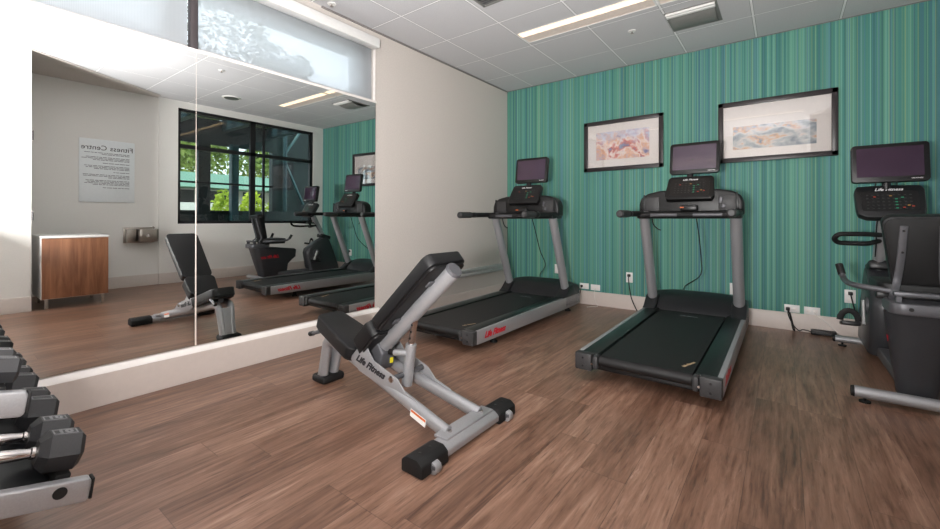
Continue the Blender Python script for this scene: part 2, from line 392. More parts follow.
# left wall with the high window opening
wz0, wz1, wy0, wy1 = 2.11, 2.70, -0.55, 2.545
wlm = MB().span((-0.2, wy1, 0), (0, YB+0.1, H)).span((-0.2, YN-0.1, 0), (0, wy1, wz0)).span((-0.2, YN-0.1, wz1), (0, wy1, H)).span((-0.2, YN-0.1, wz0), (0, wy0, wz1))
struct(wlm.build('wall_left', 'plaster'))
struct(MB().span((-0.2, YB, 0), (XW+0.12, YB+0.1, H)).build('wall_back', 'stripes'))
# right wall with the window opening
ry0, ry1, rz0, rz1 = 2.385, 4.675, 0.90, 2.685
wr = MB().span((XW, 2.14, 0), (XW+0.12, ry0, H)).span((XW, ry1, 0), (XW+0.12, YB, H)).span((XW, ry0, 0), (XW+0.12, ry1, rz0)).span((XW, ry0, rz1), (XW+0.12, ry1, H))
struct(wr.build('wall_right', 'plaster_white'))
struct(MB().span((XW+0.02, 0.5, 0), (XW+0.12, 2.14, H)).build('wall_alcove', 'plaster_white'))
struct(MB().span((XN, YN, 0), (XW+0.02, 0.712, H)).build('wall_near', 'plaster_white'))
struct(MB().span((-0.2, YN-0.1, 0), (XN, YN, H)).build('wall_behind', 'plaster_white'))
# baseboards with a chamfered top
def board(name, p, q, inward, h=0.16, d=0.018, ch=0.022, k=0.45):
    p, q, n = Vector(p), Vector(q), Vector(inward); prof = [(0, 0), (d, 0), (d, h-ch), (d*k, h), (0, h)]
    rings = [[e + n*a + Vector((0, 0, z)) for a, z in prof] for e in (p, q)]
    return struct(MB().loft(rings).build(name, 'baseboard'))
board('baseboard_left', (0, 2.58, 0), (0, YB, 0), (1, 0, 0))
board('baseboard_mirror', (0, YN, 0), (0, 2.58, 0), (1, 0, 0), h=0.178, d=0.055, ch=0.004, k=0.9)
struct(MB().loft([[(x, y, z) for x, z in ((0, 0.176), (0.056, 0.176), (0.052, 0.186), (0.030, 0.206), (0, 0.208))] for y in (YN, 2.583)]).build('trim_2', 'trim'))
struct(MB().span((0, 2.0, H-0.014), (0.014, YB, H-0.001)).span((0.014, YB-0.012, H-0.006), (XW, YB, H-0.001)).build('trim_3', 'angle'))
board('baseboard_back', (0, YB, 0), (XW, YB, 0), (0, -1, 0))
board('baseboard_right', (XW, 2.14, 0), (XW, YB, 0), (-1, 0, 0))
board('baseboard_alcove', (XW+0.02, 0.712, 0), (XW+0.02, 2.14, 0), (-1, 0, 0))
board('baseboard_near', (XN, YN, 0), (XN, 0.712, 0), (-1, 0, 0))
board('baseboard_behind', (0, YN, 0), (XN, YN, 0), (0, 1, 0))

# high window of the left wall: frame, glass, sill bar
w1 = MB().span((-0.17, wy0, wz0), (-0.10, wy1, wz0+0.075)).span((-0.17, wy0, wz1-0.17), (-0.10, wy1, wz1)).span((-0.17, wy1-0.15, wz0), (-0.10, wy1, wz1)).span((-0.17, wy0, wz0), (-0.10, wy0+0.1, wz1)).span((-0.17, 0.90, wz0), (-0.10, 1.02, wz1))
win1 = struct(w1.build('window_1', 'alu'))
struct(MB().span((-0.14, wy0+0.05, wz0+0.03), (-0.134, wy1-0.05, wz1-0.05)).build('window_pane', 'clear_glass', win1))
struct(MB().span((-0.02, 1.04, wz0), (0.03, 1.084, wz1), 0.003).build('mullion', 'mullion', win1))
struct(MB().span((-0.10, wy0, wz0-0.004), (0.034, wy1+0.012, wz0+0.016), 0.004).span((0.0, wy1-0.006, wz0), (0.02, wy1+0.012, wz1-0.08), 0.003).build('trim_1', 'trim'))
# black window of the right wall
a = XW+0.01; b_ = XW+0.07
w2 = MB().span((a, ry0, rz0), (b_, ry1, rz0+0.045)).span((a, ry0, rz1-0.045), (b_, ry1, rz1)).span((a, ry0, rz0), (b_, ry0+0.035, rz1)).span((a, ry1-0.06, rz0), (b_, ry1, rz1)).span((a, 3.475, rz0), (b_, 3.56, rz1)).span((a, ry0, 2.075), (b_, ry1, 2.135)).span((a+0.01, 3.70, rz0), (b_-0.01, 3.735, rz1)).span((a+0.01, ry0, 1.545), (b_-0.01, 3.9, 1.575))
win2 = struct(w2.build('window_2', 'winframe'))
for y0, y1 in ((ry0, 3.5), (3.53, ry1-0.02)):
    struct(MB().span((XW+0.035, y0, rz0+0.02), (XW+0.041, y1, rz1-0.02)).build('window_pane', 'glass', win2))

# ================================================================== MIRRORS AND SHADES
MT = 0.007
def mirror(y0, y1, label):
    z0, z1 = 0.213, 2.106; f = lambda z: 0.025+MT*(z-1.4)
    b = MB().loft([[(f(z0), y, z0), (f(z1), y, z1), (f(z1)-0.006, y, z1), (f(z0)-0.006, y, z0)] for y in (y0, y1)])
    o = thing('wall_mirror', label, 'mirror', (0, 0, 0), group='wall mirrors')
    b.build('mirror_panel', 'mirror', o)
    return o
mA = mirror(YN+0.01, 1.0718, 'tall frameless wall mirror panel left of the vertical seam, nearer the dumbbells')
mB = mirror(1.0732, 2.545, 'tall frameless wall mirror panel right of the vertical seam, behind the bench')
sm = MB().span((0.012, 1.0719, 0.213), (0.0292, 1.0731, 2.106)); sm.build('seam_strip', 'reflector', mB)['label'] = 'pale seam between the two mirror panels'

def shade(y0, y1, label, mat='shade'):
    o = thing('roller_shade', label, 'roller shade', (0, 0, 0), group='roller shades')
    MB().span((-0.012, y0, wz0+0.035), (-0.0105, y1, wz1-0.03)).build('shade_fabric', mat, o)
    MB().span((-0.02, y0, wz0+0.018), (-0.003, y1, wz0+0.036), 0.004).build('bottom_bar', 'alu', o)
    return o
shade(wy0+0.02, 1.036, 'translucent roller shade left of the dark mullion, drawn down over the high window', 'shade_close')
shade(1.088, wy1-0.015, 'translucent roller shade right of the dark mullion, tree shadows showing through')
o = MB().span((0.0, wy0-0.03, 2.605), (0.088, wy1+0.004, 2.69), 0.006).build('shade_cassette', 'white')
tag(o, 'long white box cassette running above the roller shades', 'shade cassette')

# ================================================================== CEILING FIXTURES
labs = ['recessed strip light in the ceiling, directly in view nearest the left wall', 'recessed strip light in the ceiling row before the striped wall, second from the left wall',
        'recessed strip light over the dumbbell side of the room, nearer the mirror', 'recessed strip light near the alcove, seen only in the mirror']
def ceiling_light(x, y, label):
    o = thing('ceiling_light', label, 'ceiling light', (x, y, H), group='recessed ceiling lights')
    t = 0.006
    MB().span((0, 0, -0.003), (LX, 0.012, 0.07)).span((0, LY-0.012, -0.003), (LX, LY, 0.07)).span((0, 0, -0.003), (0.012, LY, 0.07)).span((LX-0.012, 0, -0.003), (LX, LY, 0.07)).span((0, 0, 0.066), (LX, LY, 0.075)).build('housing', 'white', o)
    MB().prism([(0.105, 0.0), (LY-0.012, 0.0), (LY-0.012, 0.006), (0.11, 0.05), (0.105, 0.05)], 'x', 0.012, LX-0.012).build('reflector', 'reflector', o)
    MB().span((0.012, 0.022, 0.006), (LX-0.012, 0.100, 0.016)).build('lamp_lens', 'lamp' if y > 2 else 'lamp_near', o)
    return o
for (x, y), l in zip(lights, labs): ceiling_light(x, y, l)
# air diffuser beside the light
o = thing('air_diffuser', 'grey curved-blade air diffuser in the ceiling near the striped wall', 'air vent', (2.235, 3.86, H))
rings = []
for k in range(9):
    t = k/8; z = -0.004-0.03*math.sin(PI*min(1, t*1.0))**0.7
    rings.append([(0.02, 0.09+0.30*t, z), (0.36, 0.09+0.30*t, z), (0.36, 0.09+0.30*t, z+0.004), (0.02, 0.09+0.30*t, z+0.004)])
MB().loft(rings).build('blade', 'diffuser', o)
MB().span((0.0, 0.045, -0.02), (0.37, 0.08, 0.0), 0.004).span((0.0, 0.005, -0.02), (0.37, 0.03, 0.0), 0.004).build('slat', 'white', o)
MB().span((-0.01, -0.01, -0.004), (0.385, 0.41, 0.0)).build('back_plate', 'diffuser', o)
# return grille
o = thing('ceiling_grille', 'dark square return grille in the ceiling at the top of the view', 'air vent', (1.065, 2.32, H))
MB().span((0, 0, -0.008), (0.5, 0.02, 0)).span((0, 0.48, -0.008), (0.5, 0.5, 0)).span((0, 0, -0.008), (0.02, 0.5, 0)).span((0.48, 0, -0.008), (0.5, 0.5, 0)).build('frame', 'diffuser', o)
g = MB()
for k in range(16): g.box((0.25, 0.035+0.0285*k, -0.004), (0.46, 0.016, 0.002), Euler((R(30), 0, 0)))
g.build('louvres', 'diffuser', o)
MB().span((0.02, 0.02, -0.001), (0.48, 0.48, 0.0)).build('back_plate', 'silver_dark', o)
# round speaker, detector, sprinklers
o = thing('ceiling_speaker', 'round grey ceiling speaker seen in the mirror near the black window', 'speaker', (3.58, 2.79, H))
MB().cyl((0, 0, -0.012), (0, 0, 0), 0.115, 0.125, 32).build('trim_ring', 'white', o); MB().cyl((0, 0, -0.016), (0, 0, -0.011), 0.095, 0.1, 32).build('grille', 'silver_dark', o)
def sprinkler(x, y, label):
    o = thing('sprinkler_head', label, 'sprinkler', (x, y, H), group='ceiling sprinklers')
    MB().cyl((0, 0, -0.006), (0, 0, 0), 0.032, 0.036, 20).build('escutcheon', 'white', o)
    MB().cyl((0, 0, -0.022), (0, 0, -0.005), 0.006, seg=10).cyl((0, 0, -0.024), (0, 0, -0.022), 0.014, seg=14).build('nozzle', 'steel', o)
sprinkler(1.916, 4.02, 'small sprinkler head in the ceiling tile between the strip lights and striped wall')
sprinkler(0.10, 2.03, 'small sprinkler head in the ceiling beside the left wall above the shade cassette')
sprinkler(2.43, 2.19, 'small sprinkler head in the ceiling, seen in the mirror left of the light')

# ================================================================== BACK WALL: pictures, sockets, cables
def picture(x0, x1, z0, z1, art, ax, az, label):
    xc, zc = (x0+x1)/2, (z0+z1)/2; w, h = (x1-x0)/2, (z1-z0)/2
    o = thing('framed_picture', label, 'picture', (xc, YB-0.004, zc), group='framed pictures on the striped wall')
    fw = 0.045; f = MB()
    for a, b in (((-w, -h), (w, -h+fw)), ((-w, h-fw), (w, h)), ((-w, -h), (-w+fw, h)), ((w-fw, -h), (w, h))):
        f.span((a[0], -0.034, a[1]), (b[0], 0.0, b[1]), 0.004)
    f.build('frame', 'frame', o)
    MB().span((-w+0.02, -0.010, -h+0.02), (w-0.02, -0.004, h-0.02)).build('mat_board', 'mat', o)
    MB().span((ax[0], -0.0125, az[0]), (ax[1], -0.0105, az[1])).build('print', art, o)
    MB().span((-w+0.03, -0.021, -h+0.03), (w-0.03, -0.019, h-0.03)).build('picture_glass', 'pic_glass', o)
picture(1.113, 2.005, 1.60, 2.192, 'art_a', (-0.30, 0.30), (-0.165, 0.16), 'dark framed print of orange and blue abstract figures on the striped wall, left picture')
picture(2.52, 3.432, 1.593, 2.191, 'art_b', (-0.33, 0.31), (-0.175, 0.05), 'wider looking dark framed print with pale reflections on its glass, right picture')

def outlet(xc, zc, horiz, label, plug=False, wall=YB):
    o = thing('wall_outlet', label, 'outlet', (xc, wall, zc), group='wall outlets')
    w, h = (0.114, 0.07) if horiz else (0.074, 0.116)
    MB().span((-w/2, -0.007, -h/2), (w/2, 0, h/2), 0.003).build('cover_plate', 'white', o)
    for d in (-0.025, 0.025):
        c = (d, 0) if horiz else (0, d)
        MB().span((c[0]-0.016, -0.009, c[1]-0.014), (c[0]+0.016, -0.006, c[1]+0.014), 0.004).build('socket', 'trim', o)
    return o
outlet(1.105, 0.216, True, 'white horizontal outlet left of its twin beside the left treadmill, one plug in it')
outlet(1.244, 0.210, True, 'white horizontal outlet with nothing plugged in, between the treadmills')
outlet(1.641, 0.365, False, 'white upright outlet with black plug, left of the right treadmill')
outlet(2.655, 0.335, False, 'white upright outlet half hidden behind the right post of the front treadmill')
outlet(3.110, 0.199, True, 'white horizontal outlet with black cord plugged in, right of the front treadmill')
outlet(3.255, 0.195, True, 'white horizontal outlet with white cord, above the black power brick')
outlet(3.511, 0.356, False, 'white upright outlet with black plug behind the exercise bike')
outlet(0.75, 0.40, False, 'white upright outlet behind the left treadmill, mostly hidden by its post')

o = thing('power_brick', 'black power brick lying on the floor against the baseboard', 'power adapter', (3.33, YB-0.065, 0))
MB().box((0, 0, 0.022), (0.175, 0.06, 0.042), bev=0.006).build('case', 'black', o)
MB().box((0.0, -0.031, 0.022), (0.10, 0.001, 0.02)).build('rating_label', 'console_grey', o)
MB().span((3.065-3.33, 0.02, 0.183), (3.095-3.33, 0.048, 0.213), 0.005).build('plug', 'black', o)
MB().tube(spline([(3.08-3.33, 0.025, 0.195), (3.085-3.33, 0.0, 0.14), (3.12-3.33, -0.01, 0.06), (3.16-3.33, -0.02, 0.02), (3.19-3.33, -0.01, 0.03), (3.245-3.33, 0, 0.02)]), 0.0045, 8).build('cord', 'cord', o)
MB().tube(spline([(3.085-3.33, 0.025, 0.19), (3.10-3.33, 0.0, 0.12), (3.115-3.33, 0.0, 0.03), (3.13-3.33, 0.01, 0.007), (3.12-3.33, 0.02, 0.05), (3.095-3.33, 0.02, 0.17)]), 0.0045, 8).build('cord', 'cord', o)
o = MB().tube(spline([(3.27, YB-0.012, 0.19), (3.29, YB-0.022, 0.16), (3.36, YB-0.021, 0.10), (3.43, YB-0.03, 0.03), (3.47, YB-0.06, 0.006), (3.56, YB-0.09, 0.006)]), 0.0035, 8).build('white_cable', 'white_cord')
tag(o, 'thin white cable hanging from the outlet above the power brick', 'cable')
o = MB().tube(spline([(1.25, YB-0.012, 0.20), (1.24, YB-0.03, 0.15), (1.26, YB-0.05, 0.06), (1.30, YB-0.08, 0.006), (1.25, YB-0.15, 0.006), (1.215, YB-0.2, 0.006)]), 0.003, 8).build('thin_cable', 'white_cord')
tag(o, 'thin pale cable looping to the floor below the empty horizontal outlet', 'cable')

# metal rail low on the left wall
o = thing('wall_rail', 'grey metal rail low on the left wall beside the treadmill', 'rail', (0, 3.25, 0.345))
prof = [(0, 0), (0.028, 0.0), (0.034, 0.008), (0.034, 0.028), (0.022, 0.034), (0.022, 0.052), (0.034, 0.058), (0.034, 0.080), (0.026, 0.09), (0, 0.09)]
MB().loft([[(x, y, z) for x, z in prof] for y in (0, 1.60)]).build('rail_body', 'alu', o)

# ================================================================== RIGHT WALL: sign, fountain, cabinet
xs_ = XW+0.018
o = thing('notice_board', 'white notice panel headed in dark letters on the wall above the walnut cabinet', 'sign', (xs_, 1.557, 1.205))
MB().span((-0.012, -0.295, 0), (0, 0.295, 0.85), 0.002).build('panel', 'paper', o)
def sgn(x, y): return frame_mtx((-0.0128, y, x), (0, -1, 0), (0, 0, 1))
text('Fitness', 0.093, 'ink', o, sgn(0.735, 0.278), 'title_word', align='LEFT'); text('Centre', 0.093, 'ink', o, sgn(0.735, -0.278), 'title_word', align='RIGHT')
rr = random.Random(3); z = 0.665
for par in (2, 3, 1, 3, 1, 3, 4, 1):
    ln = MB()
    for k in range(par):
        y = 0.235; end = -0.25 + (0.0 if k < par-1 else rr.uniform(0.05, 0.3))
        while y > end+0.03:
            wl_ = rr.uniform(0.018, 0.06); ln.span((-0.0135, y-wl_, z), (-0.0118, y, z+0.007)); y -= wl_+0.008
        z -= 0.0185
    z -= 0.0225; ln.build('paragraph', 'ink_grey', o)

o = thing('drinking_fountain', 'stainless steel drinking fountain on the wall right of the walnut cabinet', 'drinking fountain', (xs_, 1.91, 0.63))
MB().span((-0.02, -0.185, 0.0), (0, 0.185, 0.225), 0.004).build('back_plate', 'steel', o)
MB().prism(rrect(-0.20, -0.05, -0.01, 0.19, 0.04), 'z', 0.02, 0.20, 0.006).build('basin', 'steel', o)
MB().span((-0.13, -0.17, 0.015), (-0.015, -0.065, 0.20), 0.01).build('side_box', 'steel', o)
MB().cyl((-0.205, 0.05, 0.11), (-0.195, 0.05, 0.11), 0.024, seg=20).build('push_button', 'chrome', o)
MB().tube(rnd([(-0.06, 0.16, 0.19), (-0.06, 0.16, 0.235), (-0.10, 0.13, 0.235)], 0.02), 0.006, 10).build('spout', 'chrome', o)

o = thing('cabinet', 'low walnut cabinet with white top and metal legs in the alcove', 'cabinet', (3.35, 0.782, 0))
cw, cdp = 0.56, 0.62
MB().span((0.022, 0, 0.11), (cdp, cw, 0.775), 0.002).build('carcass', 'white', o)
MB().span((0.0, 0.004, 0.115), (0.021, cw-0.004, 0.772), 0.0015).build('door', 'walnut', o)
MB().span((-0.004, -0.004, 0.776), (cdp+0.004, cw+0.004, 0.798), 0.003).build('top', 'white', o)
for x in (0.04, cdp-0.06):
    for y in (0.03, cw-0.06): MB().span((x, y, 0), (x+0.035, y+0.03, 0.11), 0.003).build('leg', 'steel', o)
for z in (1.88, 1.02):
    q = MB().span((XN+0.004, 0.713, z-0.05), (XN+0.03, 0.724, z+0.05), 0.003).cyl((XN+0.002, 0.722, z-0.05), (XN+0.002, 0.722, z+0.05), 0.007, seg=10).build('door_hinge', 'mullion')
    tag(q, 'dark hinge on the wall corner by the cabinet, ' + ('upper one' if z > 1.5 else 'lower one'), 'hinge', 'hinges on the wall corner')

# ================================================================== TREADMILLS
BRAND = 'Life Fitness'
def console_face(parent, w, h, mtx, size):
    """small lettering, keys and lamps on a console (local plane x right, y up, z out)"""
    t = text(BRAND, size, 'white_ink', parent, mtx @ Matrix.Translation((0, h*0.38, 0.0005)), 'logo', shear=0.3, bold=0.02, ext=0.0003)
    k = MB()
    for i in range(9):
        for j in range(5):
            if True:
                c = mtx @ Vector((-w*0.33+i*w*0.08, -h*0.27+j*h*0.115, 0.0012)); k.box(c, (0.011, 0.006, 0.0016), mtx.to_3x3().to_4x4())
    k.build('keys', 'console_grey', parent)
    for mat, pts in (('led_green', [(0.10, -0.26), (0.10, -0.15), (0.10, -0.05), (0.10, 0.05), (0.19, 0.1)]), ('led_red', [(0.20, -0.24), (-0.22, 0.13), (0.33, -0.20)]), ('led_amber', [(0.27, -0.17), (0.02, 0.16)])):
        q = MB()
        for a, b in pts: q.box(mtx @ Vector((a*w, b*h, 0.0018)), (0.013, 0.007, 0.002), mtx.to_3x3().to_4x4())
        q.build('indicator', mat, parent)

def make_treadmill(label, loc):
    o = thing('treadmill', label, 'treadmill', loc, group='treadmills')
    for s in (-1, 1):
        sr = MB().prism([(0.05, 0.075), (0.05, 0.178), (2.0, 0.200), (2.04, 0.19), (2.04, 0.09), (1.9, 0.075)], 'x', s*0.376, s*0.405, 0.004).build('side_rail', 'silver', o)
        up = Vector((0, 0, 1)); org = (s*0.4056, 0.30, 0.128); right = (0, s, 0)
        text(BRAND, 0.066, 'red', sr, frame_mtx(org, right, up), 'logo', shear=0.45, bold=0.05)
        MB().prism([(0.05, 0.11), (0.05, 0.180), (1.70, 0.197), (1.70, 0.11)], 'x', s*0.272, s*0.3755, 0.004).build('footrail', 'deck', o)
        ec = MB().box((s*0.352, 0.028, 0.129), (0.106, 0.06, 0.106), bev=0.007).build('end_cap', 'console_grey', o)
        for zs in (0.105, 0.155): MB().cyl((s*0.352, -0.004, zs), (s*0.352, 0.0, zs), 0.007, seg=10).build('screw', 'black', ec)
        br = MB().box((s*0.278, 0.040, 0.133), (0.034, 0.075, 0.082), bev=0.012).build('roller_bracket', 'console_grey', o)
        MB().cyl((s*0.296, -0.002, 0.125), (s*0.296, 0.01, 0.125), 0.006, seg=10).build('bolt', 'chrome', br)
    # belt wrapped round the rear roller
    prof = [(1.72, 0.187), (0.06, 0.172)]
    for k in range(1, 9): a = PI/2+PI*k/9; prof.append((0.055+0.034*math.cos(a), 0.138+0.034*math.sin(a)))
    prof += [(0.06, 0.104), (1.72, 0.12)]
    blt = MB().prism(prof, 'x', -0.258, 0.258).build('running_belt', 'belt', o)
    text(BRAND, 0.028, 'tan_ink', blt, frame_mtx((0.215, 0.20, 0.1745), (0.35, 1, 0.009), (-1, 0.35, 0)), 'logo', shear=0.3, bold=0.04)
    text(BRAND, 0.03, 'ink_grey', blt, frame_mtx((0.0, 1.50, 0.1862), (1, 0, 0), (0, 1, 0.009)), 'logo', shear=0.3, bold=0.04)
    MB().box((0, 0.9, 0.095), (0.74, 1.7, 0.03), bev=0.005).build('base_frame', 'black', o)
    for s in (-1, 1):
        for y in (0.42, 1.92):
            MB().cyl((s*0.31, y, 0.0), (s*0.31, y, 0.012), 0.032, seg=18).cyl((s*0.31, y, 0.01), (s*0.31, y, 0.085), 0.018, seg=14).build('foot', 'rubber', o)
    # motor hood: arched across, sloped towards the runner
    rings = []; n = 13
    for i in range(n):
        x = -0.405+0.81*i/(n-1); q = 1-abs(x/0.405)**4*0.18
        base = [(1.66, 0.19), (1.69, 0.232), (1.77, 0.300), (1.87, 0.345), (1.95, 0.343), (2.02, 0.29), (2.03, 0.10), (1.66, 0.10)]
        rings.append([(x, y, 0.10+(z-0.10)*(q if z > 0.12 else 1)) for y, z in base])
    MB().loft(rings).build('motor_hood', 'charcoal', o, ang=30)
    for s in (-1, 1):
        MB().prism([(1.58, 0.19), (1.64, 0.215), (1.74, 0.30), (1.84, 0.315), (1.90, 0.24), (1.98, 0.20)], 'x', s*0.298, s*0.412, 0.012).build('upright_boot', 'charcoal', o)
        MB().tube([(s*0.352, 1.775, 0.22), (s*0.352, 1.43, 1.09)], 0.05, 20, rx=(0.043, 0.046)).build('upright', 'silver', o)
    # dash
    poly = [(-0.405, 1.06), (-0.405, 1.17), (-0.385, 1.225), (-0.33, 1.262), (-0.22, 1.285), (0.22, 1.285), (0.33, 1.262), (0.385, 1.225), (0.405, 1.17), (0.405, 1.06)]
    MB().prism(poly, 'y', 1.47, 1.60, 0.02, 3).build('dash', 'black', o)
    MB().prism([(1.36, 1.035), (1.36, 1.075), (1.50, 1.11), (1.58, 1.09), (1.58, 1.035)], 'x', -0.395, 0.395, 0.01).build('dash_shelf', 'black', o)
    for s in (-1, 1):
        MB().box((s*0.29, 1.468, 1.165), (0.125, 0.012, 0.125), bev=0.005).build('cup_holder', 'console_grey', o)
        MB().prism([(s*0.372, 1.11), (s*0.352, 1.11), (s*0.352, 1.25), (s*0.362, 1.25)], 'y', 1.455, 1.475, 0.002).build('holder_rib', 'black_gloss', o)
        MB().tube(rnd([(s*0.375, 1.52, 1.085), (s*0.375, 1.34, 1.078), (s*0.375, 0.83, 1.072)], 0.05), 0.024, 16).build('handrail', 'rubber', o)
        cp = MB().tube([(s*0.375, 0.805, 1.072), (s*0.375, 0.817, 1.072), (s*0.375, 1.0, 1.0745), (s*0.375, 1.005, 1.0745)], [0.020, 0.031, 0.031, 0.026], 16).build('handrail_grip', 'console_grey', o)
        MB().cyl((s*0.375, 1.09, 1.0755), (s*0.375, 1.06, 1.0755), 0.0265, seg=16).build('collar', 'black_gloss', o)
        MB().cyl((s*0.27, 1.336, 1.066), (s*0.06, 1.336, 1.066), 0.018, seg=16).build('pulse_sensor', 'silver_dark', o)
    MB().tube([(-0.375, 1.345, 1.066), (0.375, 1.345, 1.066)], 0.0245, 16).build('crossbar_grip', 'rubber', o)
    MB().box((0.02, 1.40, 1.125), (0.13, 0.05, 0.05), bev=0.012).build('stop_switch', 'black_gloss', o)
    q = MB().box((-0.03, 1.372, 1.13), (0.03, 0.004, 0.008)).build('stop_key', 'orange', o)
    kk = MB().box((0.245, 1.458, 1.19), (0.022, 0.012, 0.05), Euler((0, R(14), 0)), 0.003).box((0.265, 1.458, 1.14), (0.024, 0.012, 0.03), Euler((0, R(14), 0)), 0.003).build('headphone_jack', 'silver_dark', o)
    # console, tilted
    tilt = R(33); u = Vector((0, math.sin(tilt), math.cos(tilt))); r = Vector((1, 0, 0)); org = Vector((0.012, 1.47, 1.306)); m = frame_mtx(org, r, u)
    poly = [(-0.190, -0.085), (-0.172, -0.122), (0.172, -0.122), (0.190, -0.085), (0.176, 0.100), (0.155, 0.120), (-0.155, 0.120), (-0.176, 0.100)]
    cb_ = MB(); cb_.prism(poly, 'z', -0.05, 0.0, 0.008, 3); bmesh.ops.transform(cb_.bm, matrix=m, verts=cb_.bm.verts)
    con = cb_.build('console', 'black', o)
    fb = MB(); fb.prism(rrect(-0.15, -0.085, 0.15, 0.085, 0.012), 'z', 0.0, 0.0012); bmesh.ops.transform(fb.bm, matrix=m, verts=fb.bm.verts); fb.build('console_face', 'black_gloss', con)
    console_face(con, 0.34, 0.21, m @ Matrix.Translation((0, 0, 0.0012)), 0.026)
    # television
    tt = R(8); u2 = Vector((0, math.sin(tt), math.cos(tt))); m2 = frame_mtx((0.03, 1.575, 1.572), r, u2)
    tb = MB(); tb.prism(rrect(-0.195, -0.142, 0.195, 0.138, 0.026), 'z', -0.045, 0.0, 0.006); bmesh.ops.transform(tb.bm, matrix=m2, verts=tb.bm.verts); tv = tb.build('television', 'black', o)
    sb = MB(); sb.prism(rrect(-0.170, -0.105, 0.170, 0.112, 0.004), 'z', 0.0, 0.0012); bmesh.ops.transform(sb.bm, matrix=m2, verts=sb.bm.verts); sb.build('screen', 'screen', tv)
    text('LIFE FITNESS', 0.010, 'white_ink', tv, m2 @ Matrix.Translation((0.135, -0.121, 0.0005)), 'logo', bold=0.02, ext=0.0003)
    MB().cyl((0.0, 1.57, 1.36), (0.0, 1.60, 1.50), 0.026, seg=14).cyl((0.02, 1.60, 1.50), (0.02, 1.60, 1.56), 0.03, seg=14).build('television_arm', 'black', o)
    # cables
    MB().tube(spline([(0.05, 1.55, 1.06), (0.06, 1.62, 0.90), (0.065, 1.72, 0.68), (0.03, 1.92, 0.5), (-0.13, 2.10, 0.36), (-0.14, 2.12, 0.30), (-0.13, 2.06, 0.27)]), 0.0045, 8).build('data_cord', 'cord', o)
    MB().tube(spline([(-0.30, 1.50, 1.06), (-0.295, 1.52, 0.99), (-0.26, 1.50, 0.95), (-0.225, 1.50, 0.93)]), 0.005, 8).build('safety_lanyard', 'cord', o)
    return o
tmB = make_treadmill('black and silver treadmill in the centre, seen from behind, below the two pictures', (2.39, 2.527, 0))
tmA = copy_tree(tmB); tmA.location = (0.795, 2.487, 0); tmA['label'] = 'black and silver treadmill in the left corner beside the mirror wall'
# mains cords reach the outlets
p = MB().span((1.625-2.39, YB-0.04-2.527, 0.375), (1.657-2.39, YB-0.009-2.527, 0.405), 0.006); p.build('plug', 'black', tmB)
MB().tube(spline([(1.641-2.39, YB-0.03-2.527, 0.385), (1.645-2.39, YB-0.05-2.527, 0.33), (1.69-2.39, YB-0.10-2.527, 0.15), (1.76-2.39, YB-0.13-2.527, 0.02), (1.80-2.39, YB-0.18-2.527, 0.008), (1.95-2.39, YB-0.32-2.527, 0.03)]), 0.0055, 8).build('power_cord', 'cord', tmB)
MB().span((1.065-0.795, YB-0.03-2.487, 0.203), (1.092-0.795, YB-0.009-2.487, 0.228), 0.005).build('plug', 'black', tmA)
MB().tube(spline([(1.08-0.795, YB-0.03-2.487, 0.21), (1.07-0.795, YB-0.06-2.487, 0.12), (1.05-0.795, YB-0.12-2.487, 0.012), (0.95-0.795, YB-0.26-2.487, 0.03)]), 0.0045, 8).build('power_cord', 'cord', tmA)

# ================================================================== WEIGHT BENCH
o = thing('weight_bench', 'silver adjustable weight bench with black pads, backrest raised, in the middle of the floor', 'bench', (1.30, 1.55, 0))
def bx(x): return x-1.30
def by(y): return y-1.55
# cross foot with caps
cf = MB()
prof = [(bx(1.815), 0.020), (bx(1.815), 0.050), (bx(1.84), 0.069), (bx(1.895), 0.069), (bx(1.92), 0.050), (bx(1.92), 0.020)]
cf.prism(prof, 'y', by(1.20), by(1.87), 0.006); cross = cf.build('cross_foot', 'silver', o)
for s in (-1, 1):
    y0, y1 = (1.180, 1.345) if s < 0 else (1.735, 1.890)
    p2 = [(bx(1.808), 0.004), (bx(1.808), 0.053), (bx(1.838), 0.074), (bx(1.897), 0.074), (bx(1.926), 0.053), (bx(1.926), 0.004)]
    cap = MB().prism(p2, 'y', by(y0), by(y1), 0.008).build('end_cap', 'rubber', o)
    for ys1 in (0.05, 0.11): MB().cyl((bx(1.867), by(y0+ys1), 0.073), (bx(1.867), by(y0+ys1), 0.0752), 0.006, seg=8).build('screw', 'black', cap)
    yw = 1.255 if s < 0 else 1.81
    wh = MB().cyl((bx(1.926), by(yw-0.018), 0.0255), (bx(1.926), by(yw+0.018), 0.0255), 0.025, seg=24, bev=0.004).build('wheel', 'silver', o)
    MB().cyl((bx(1.926), by(yw-0.021), 0.028), (bx(1.926), by(yw+0.021), 0.028), 0.009, seg=12).box((bx(1.925), by(yw), 0.033), (0.04, 0.044, 0.016), bev=0.003).build('axle_bracket', 'silver_dark', o)
jp = MB().box((bx(1.855), by(1.55), 0.072), (0.075, 0.36, 0.012), bev=0.003).build('joint_plate', 'silver', o)
for yb_ in (1.43, 1.67): MB().cyl((bx(1.86), by(yb_), 0.077), (bx(1.86), by(yb_), 0.084), 0.01, seg=8).build('bolt', 'chrome', jp)
